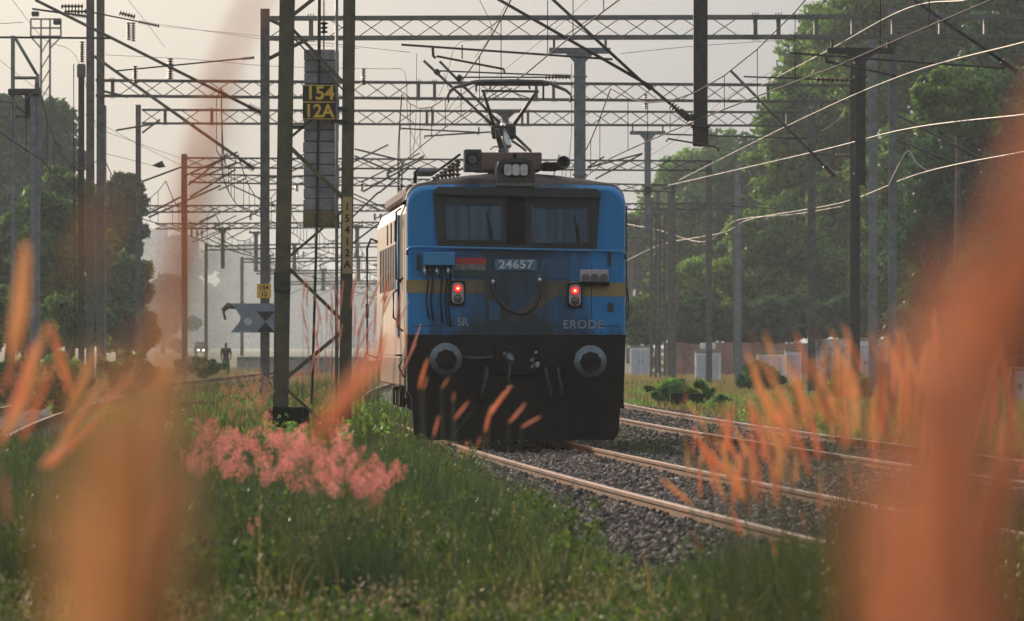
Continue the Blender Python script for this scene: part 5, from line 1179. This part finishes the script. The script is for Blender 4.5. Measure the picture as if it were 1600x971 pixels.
# pale seed heads of low weeds, small puffs
def puffs(name, n, samp, z0, z1, s0, s1, m, seed, k=7):
    r = np.random.RandomState(seed); xy = samp; n = len(xy); c = np.column_stack([xy, r.uniform(z0, z1, n)])
    cl = np.column_stack([c, r.uniform(s0, s1, n)]); N = n * k; idx = np.repeat(np.arange(n), k); d = r.normal(size=(N, 3)); d /= np.linalg.norm(d, axis=1)[:, None]
    p = cl[idx, :3] + d * cl[idx, 3][:, None] * .7; s_ = cl[idx, 3][:, None] * .6; u = r.normal(size=(N, 3)); u /= np.linalg.norm(u, axis=1)[:, None]; v = np.cross(u, d); 
    V = np.stack([p - u * s_, p - v * s_, p + u * s_, p + v * s_], 1).reshape(-1, 3)
    return tag(link(name, npmesh(name, V, [np.arange(N * 4).reshape(-1, 4)], [m])), kind='stuff')
puffs('seed_heads', 0, field(2600, 36.5, 44, lambda y: -hw(y), lambda y: hw(y, .8), 94, .1), GZ + .10, GZ + .34, .006, .013, M['weed_head'], 95)
puffs('seed_heads', 0, field(260, 43, 52, lambda y: -hw(y, .6), lambda y: edge(y), 96, .1), GZ + .25, GZ + .55, .007, .013, M['weed_head'], 97)

# ---------------------------------------------------------------- flower heads (shared shapes)
def head_mesh(name, seed, m, bris=170, fat=1.0, core=True):
    """foxtail: a bent spindle along +Z (0..1), radius about 1, covered with fine bristles"""
    r = np.random.RandomState(seed); bend = r.uniform(.06, .16)
    ctr = lambda t: np.stack([bend * t ** 2, 0 * t, t], -1); rr = lambda t: np.sin(np.pi * np.clip(t * .94 + .05, 0, 1)) ** .55 * (1 - .35 * t)
    mb = []; ts = np.linspace(0, 1, 9); n = 6; V = []; 
    for t in ts:
        c = ctr(np.array(t)); 
        for k in range(n): a = 2 * np.pi * k / n; V.append(c + np.array([math.cos(a), math.sin(a), 0]) * rr(t) * .048 * fat * r.uniform(.85, 1.15))
    fq = [(i * n + k, i * n + (k + 1) % n, (i + 1) * n + (k + 1) % n, (i + 1) * n + k) for i in range(8) for k in range(n)]
    V = np.array(V); b0 = len(V); t = r.rand(bris) * .97; a = r.rand(bris) * 6.283; out_ = np.stack([np.cos(a), np.sin(a), np.zeros(bris)], 1)
    p = ctr(t) + out_ * (rr(t) * (.04 if core else .025) * r.rand(bris) ** (0 if core else .6) * fat)[:, None]; tip = p + out_ * (rr(t) * .05 * fat)[:, None] + np.array([0, 0, .07]); sd = np.cross(out_, [0, 0, 1]) * .009 * fat
    B = np.stack([p - sd, p + sd, tip], 1).reshape(-1, 3); ft = b0 + np.arange(bris * 3).reshape(-1, 3)
    if not core: return npmesh(name, B, [ft - b0], [m])
    return npmesh(name, np.concatenate([V, B]), [np.array(fq), ft], [m])
def plume_mesh(name, seed, m, n=190):
    """ruby grass: a loose, fluffy, nodding panicle along +Z"""
    r = np.random.RandomState(seed); t = r.rand(n) ** .8; a = r.rand(n) * 6.283; R_ = (.30 * np.sin(np.pi * np.clip(t * .9 + .08, 0, 1)) + .03) * r.rand(n) ** .5
    c = np.stack([R_ * np.cos(a) + .25 * t ** 2, R_ * np.sin(a), t], 1); u = r.normal(size=(n, 3)); u[:, 2] += 1.2; u /= np.linalg.norm(u, axis=1)[:, None]; v = np.cross(u, r.normal(size=(n, 3))); v /= np.linalg.norm(v, axis=1)[:, None]
    s_ = r.uniform(.03, .065, (n, 1)); V = np.stack([c - u * s_, c - v * s_ * .28, c + u * s_, c + v * s_ * .28], 1).reshape(-1, 3)
    return npmesh(name, V, [np.arange(n * 4).reshape(-1, 4)], [m])
HEADS = {k: [head_mesh('flower_head', 100 + i + 10 * j, M[k]) for i in range(4)] for j, k in enumerate(('foxtail', 'foxtail_y', 'foxtail_r', 'salmon'))}
FAT = {k: [head_mesh('flower_head', 200 + i + 10 * j, M[k], 1500, 1.7, False) for i in range(2)] for j, k in enumerate(('foxtail', 'foxtail_y', 'foxtail_r', 'foxtail_d'))}
PLUMES = {k: [plume_mesh('plume', 300 + i, M[k]) for i in range(5)] for k in ('pink', 'salmon')}
def place(me, t, p0, p1, w_, name, rng):
    """put a unit head mesh from p0 to p1 (world), width factor w_"""
    d = p1 - p0; L_ = d.length; q = d.to_track_quat('Z', 'Y').to_matrix().to_4x4(); o = bpy.data.objects.new(name, me); COL.objects.link(o); o.parent = t
    # turn the bend so that the tip nods the way the head leans
    spin = Matrix.Rotation(rng.uniform(-.6, .6), 4, 'Z')
    o.matrix_local = Matrix.Translation(p0 - WL[t.name][0]) @ q @ spin @ Matrix.Diagonal((L_ * w_, L_ * w_, L_, 1)); return o
def stalk(mbs, base, p0, r=.0016, n=5):
    b = Vector((base[0], base[1], GZ)); m_ = b.lerp(p0, .55); m_.x = b.x + (p0.x - b.x) * .35; m_.y = b.y + (p0.y - b.y) * .35
    pts = [b, b.lerp(m_, .5) * .5 + (b.lerp(m_, .5)) * .5, m_, m_.lerp(p0, .6), p0]; mbs.tube(pts, [r * 1.6, r * 1.4, r * 1.2, r, r * .8], n)
def clump(label, Y, heads, kind='foxtail', fat=1.0, base=None, group='clumps of tall grass', meshes=None, hname='flower_head', seed=0, nbl=60, bh=(.4, .8), rs_=.0016, dY=.6, name='foxtail_plant', cat='grass clump', bm='grass'):
    """heads: [(x0,y0,x1,y1)] base and tip of every flower head in photo pixels"""
    rng = random.Random(seed + int(Y * 7)); bx = base if base is not None else sum(h[0] for h in heads) / len(heads)
    bp = P(bx, 540, Y); t = thing(name, label, cat, (bp.x, Y, GZ), group); ms = meshes or HEADS[kind]
    if meshes is None and kind == 'foxtail' and len(heads) > 8: ms = HEADS['foxtail'][:2] + HEADS['foxtail_y'][:2] + HEADS['salmon'][:1]
    for i, h in enumerate(heads):
        y_ = Y + rng.uniform(-dY, dY); p0, p1 = P(h[0], h[1], y_), P(h[2], h[3], y_); p1.y += rng.uniform(-.3, .3) * (p1 - p0).length
        L_ = (p1 - p0).length
        place(rng.choice(ms), t, p0, p1, fat * (h[4] if len(h) > 4 else 1.0), hname, rng)
        mb = MB(True); sx = bp.x + (p0.x - bp.x) * .55 + rng.uniform(-.05, .05) - (p1.x - p0.x) * .4
        stalk(mb, (sx, y_ + rng.uniform(-.05, .05)), p0 + (p1 - p0) * .02, rs_); mb.build('stem', M['stemg'], t)
    r = np.random.RandomState(seed + 5); w_ = max(.12, (max(h[0] for h in heads) - min(h[0] for h in heads)) * Y / F * .5)
    if nbl:
        xy = np.stack([r.normal(0, w_ * .55, nbl), r.normal(0, .18, nbl)], 1); o = blades('leaf_blades', xy, bh[0], bh[1], .008, M[bm], seed + 9, .5, np.zeros(nbl)); del o['kind']; o.parent = t
    return t
rng = random.Random(77)
# ---- sharp small heads in front of the locomotive (30 m away)
clump('four short foxtails in front of the left buffer of the locomotive', 31, [(655, 608, 664, 560), (661, 610, 668, 588), (690, 607, 702, 590), (708, 628, 709, 612), (678, 682, 684, 650)], base=700, seed=1, dY=.3, nbl=0)
clump('curved foxtails nodding before the black buffer beam', 31, [(710, 656, 731, 627), (758, 676, 765, 633, 1.2), (765, 650, 794, 602, 1.1), (795, 661, 823, 632), (815, 668, 846, 650), (727, 712, 728, 688), (745, 700, 749, 682)], base=760, seed=2, dY=.3, nbl=0)
# ---- reddish slender heads left of the locomotive
hd = []
for i in range(26):
    x = rng.uniform(548, 640); y = rng.uniform(470, 590); l_ = rng.uniform(36, 62); a = rng.uniform(.05, .45); hd.append((x, y, x + l_ * math.sin(a), y - l_ * math.cos(a), .62))
clump('tall slender reddish foxtails between the dark post and the cream side of the locomotive', 52, hd, 'foxtail_r', base=585, seed=3, nbl=160, bh=(.5, .95), dY=2)
hd = []
for i in range(20):
    x = rng.uniform(470, 535); y = rng.uniform(470, 600); l_ = rng.uniform(30, 48); a = rng.uniform(-.25, .25); hd.append((x, y, x + l_ * math.sin(a), y - l_ * math.cos(a), .62))
clump('pale red foxtails rising behind the lattice mast braces', 60, hd, 'foxtail_r', base=500, seed=4, nbl=160, bh=(.4, .9), dY=2)
# ---- right hand clumps
def rnd_heads(n, x0, x1, yf, l0, l1, a0, a1, fat=1.0):
    h = []
    for i in range(n):
        x = x0 + (x1 - x0) * (i + rng.random()) / n; y = yf(x) + rng.uniform(-55, 70); l_ = rng.uniform(l0, l1); a = rng.uniform(a0, a1); h.append((x, y, x + l_ * math.sin(a), y - l_ * math.cos(a), fat * rng.uniform(.55, 1.05)))
    return h
clump('leftmost foxtails of the right hand stand, leaning left over the near rail', 24, [(1098, 738, 1068, 690), (1120, 745, 1082, 668), (1150, 760, 1100, 690), (1082, 790, 1032, 745), (1160, 840, 1140, 790), (1100, 862, 1072, 825), (1170, 790, 1135, 735), (1135, 752, 1128, 680), (1190, 752, 1150, 668)], base=1190, seed=5, dY=1, nbl=60, bh=(.3, .6))
clump('foxtails in the middle of the right hand stand above the dark tuft', 22, rnd_heads(20, 1130, 1250, lambda x: 745, 60, 105, -.5, .12), base=1230, seed=6, dY=1.2, nbl=70, bh=(.3, .6))
clump('dense foxtails left of the large orange blur, tips level with the cabinets', 19, rnd_heads(24, 1205, 1330, lambda x: 700 - (x - 1215) * .35, 75, 120, -.5, .06), base=1290, seed=7, dY=1.2, nbl=60, bh=(.3, .6), fat=.95)
clump('thin dense foxtails over the ballast, between the two near rails and the dark tuft', 26, rnd_heads(22, 1065, 1215, lambda x: 715 + (x - 1065) * .25, 42, 78, -.6, .1, .8), base=1180, seed=48, dY=1.5, nbl=50, bh=(.3, .6))
clump('scattered thin foxtails reaching up before the dry verge', 21, rnd_heads(22, 1170, 1400, lambda x: 650 - (x - 1170) * .15, 60, 95, -.5, .1, .7), base=1290, seed=49, dY=1.5, nbl=40, bh=(.3, .6))
clump('upright soft foxtails against the large orange blur', 18, rnd_heads(24, 1310, 1450, lambda x: 690 - (x - 1310) * .25, 95, 150, -.22, .16), base=1390, seed=8, dY=1.2, nbl=40, bh=(.3, .6), fat=.85)
clump('tall soft foxtails at the right of the large orange blur', 16, rnd_heads(22, 1430, 1600, lambda x: 700, 120, 190, -.15, .3), base=1520, seed=9, dY=1.0, nbl=30, bh=(.3, .6), fat=.7)
clump('small foxtails low in the dark tuft at the lower right', 27, [(1246, 752, 1240, 700), (1295, 880, 1286, 850), (1300, 690, 1302, 640), (1212, 870, 1206, 838), (1255, 830, 1250, 800), (1160, 880, 1152, 850), (1330, 770, 1322, 720), (1280, 800, 1288, 745), (1205, 800, 1200, 760)], base=1260, seed=10, dY=1, nbl=50, bh=(.3, .6))
# ---- left hand soft heads
clump('blurred thick foxtail at the left edge with its pointed tip up', 12, [(18, 560, 54, 384, 1.0)], 'foxtail_y', base=-60, seed=11, dY=.05, nbl=0, fat=1.5)
clump('soft leaning foxtails at the lower left above the far rail', 15, [(35, 688, 78, 586), (75, 730, 160, 640), (110, 620, 78, 505), (5, 610, 30, 540), (0, 700, 62, 540), (62, 730, 140, 660), (150, 640, 205, 585), (30, 640, 45, 570)], 'foxtail', base=30, seed=12, dY=.6, nbl=0, fat=1.15)
clump('thin soft stalk with a dark orange head at the left margin', 14, [(14, 820, 6, 740)], 'foxtail_r', base=10, seed=13, dY=.1, nbl=0, fat=.9)
clump('soft orange foxtails leaning right before the left masts', 15, [(90, 700, 150, 590), (60, 600, 88, 560), (100, 650, 152, 545), (0, 690, 70, 590), (40, 610, 72, 510)], 'foxtail_y', base=70, seed=14, dY=.6, nbl=0, fat=1.1)
clump('single blurred orange foxtail crossing the foot of the lattice mast', 8, [(488, 690, 610, 520, 1.0)], 'foxtail', base=380, seed=15, dY=.02, nbl=0, fat=1.5)
# ---- very near stalks, far out of focus
hd = [(185, 1180, 200, 600, 1.2), (130, 1200, 170, 740, 1.2), (225, 1180, 220, 640, 1.1), (180, 1100, 225, 560, .9), (105, 1260, 135, 830, 1.1), (250, 1200, 240, 800, 1.1), (200, 1260, 190, 780, 1.2), (150, 1260, 160, 800, 1.2)]
clump('huge out of focus tan grass heads filling the lower left', 2.6, hd, 'foxtail_y', base=150, seed=16, dY=.25, nbl=0, meshes=FAT['foxtail_y'], fat=1.1)
hd = [(250, 760, 262, 560, 1.0), (200, 860, 232, 640, 1.0), (150, 900, 190, 700, .9), (262, 940, 268, 740, 1.0), (120, 960, 165, 780, .9), (225, 640, 275, 470, .8), (180, 980, 215, 800, 1.0)]
clump('soft tan foxtails standing just behind the huge tan heads', 4.5, hd, 'foxtail', base=180, seed=46, dY=.4, nbl=12, bh=(.6, .95), meshes=FAT['foxtail_y'], fat=1.2)
clump('out of focus brownish grass stalk bending up across the sunny sky', 4.8, [(235, 660, 275, 420, .7), (262, 500, 298, 300, .8), (285, 380, 322, 190, .8), (302, 280, 350, 110, .7), (325, 180, 378, 20, .6), (355, 90, 425, -60, .5)], 'foxtail', base=200, seed=17, dY=.1, nbl=0, meshes=FAT['foxtail_d'], fat=1.4)
clump('small faint blurred head hanging before the left masts', 3.4, [(120, 440, 180, 300, .9)], 'foxtail_y', base=60, seed=18, dY=.1, nbl=0, meshes=FAT['foxtail_y'], fat=.9)
clump('huge out of focus orange red grass heads filling the right side', 2.5, [(1470, 1240, 1490, 560, 1.3), (1540, 1240, 1540, 560, 1.2), (1440, 900, 1510, 420, .9), (1500, 800, 1590, 260, 1.1), (1560, 640, 1650, 110, 1.2), (1385, 1260, 1415, 760, 1.0), (1430, 760, 1510, 400, .9), (1530, 640, 1620, 200, 1.0), (1480, 980, 1500, 560, 1.0), (1420, 1100, 1450, 700, 1.0)], 'foxtail', base=1500, seed=19, dY=.25, nbl=0, meshes=FAT['foxtail'], fat=1.0)
hd = [(1420, 900, 1440, 700, 1.0), (1390, 1000, 1400, 800, 1.0), (1500, 820, 1520, 620, 1.0), (1350, 1010, 1372, 860, .9), (1560, 860, 1590, 660, 1.0), (1460, 700, 1490, 520, .9), (1530, 560, 1570, 380, .9), (1440, 1020, 1470, 840, 1.0)]
clump('soft orange foxtails standing just behind the huge orange red heads', 4.8, hd, 'foxtail', base=1450, seed=47, dY=.4, nbl=14, bh=(.6, .95), meshes=FAT['foxtail'], fat=1.2)
# ---- the pink ruby grass
def plumes(label, Y, x0, x1, y0, y1, n, kind, seed, l0=24, l1=46, nbl=260):
    h = []
    for i in range(n):
        x = rng.uniform(x0, x1); y = rng.uniform(y0 - 6, y1); l_ = rng.uniform(l0, l1) * .85; a = rng.uniform(-.8, 1.0); h.append((x, y, x + l_ * math.sin(a), y - l_ * math.cos(a)))
    return clump(label, Y, h, base=(x0 + x1) / 2, seed=seed, meshes=PLUMES[kind], hname='plume', nbl=nbl, bh=(.35, .7), rs_=.0012, dY=.8, name='ruby_grass_plant', cat='grass clump', group='clumps of ruby grass', bm='grass_dk')
plumes('pink ruby grass clump beside the orange blur, left end of the pink row', 48, 285, 350, 690, 752, 24, 'pink', 31)
plumes('pink ruby grass clump left of the foot of the lattice mast', 46, 345, 425, 700, 765, 24, 'pink', 32)
plumes('bright pink ruby grass clump with the tallest plume in front of the lattice mast', 44, 415, 490, 700, 770, 32, 'pink', 33)
plumes('dense pink ruby grass clump below the dark post', 43, 485, 555, 715, 785, 36, 'pink', 34)
plumes('pink ruby grass clump at the right end of the pink row', 43, 550, 620, 735, 795, 26, 'pink', 35)
plumes('two stray pink plumes drooping over the dark grass', 42, 365, 410, 810, 845, 2, 'pink', 36, 16, 24, 60)
plumes('higher pink plumes poking up behind the pink row', 52, 320, 560, 680, 712, 16, 'pink', 37)
plumes('salmon ruby grass clump behind, around the rusty box', 95, 335, 425, 620, 668, 34, 'salmon', 38, 12, 26, 500)
plumes('salmon grass clump catching sun left of the lattice mast', 110, 350, 430, 590, 640, 34, 'salmon', 39, 12, 24, 500)
plumes('hazy salmon grass by the fishtail board mast', 125, 180, 330, 560, 620, 40, 'salmon', 40, 10, 22, 500)
plumes('salmon grass between the posts of the lattice mast', 120, 452, 530, 590, 640, 28, 'salmon', 41, 12, 22, 400)
plumes('low salmon seed heads in front of the left bank shrubs', 125, 0, 180, 560, 640, 34, 'salmon', 42, 10, 22, 400)

# ---------------------------------------------------------------- the hazy air
mb = MB(); mb.box((0, 2350, 22), (4600, 5000, 49))
hz = mb.build('haze', bpy.data.materials.new('haze_air')); tag(hz, kind='stuff')
m = hz.data.materials[0]; m.use_nodes = True; n_ = m.node_tree.nodes; n_.clear(); o = n_.new('ShaderNodeOutputMaterial'); v_ = n_.new('ShaderNodeVolumePrincipled')
v_.inputs['Color'].default_value = (.80, .90, 1.0, 1); v_.inputs['Density'].default_value = .00014; v_.inputs['Anisotropy'].default_value = .35
m.node_tree.links.new(v_.outputs[0], o.inputs['Volume'])
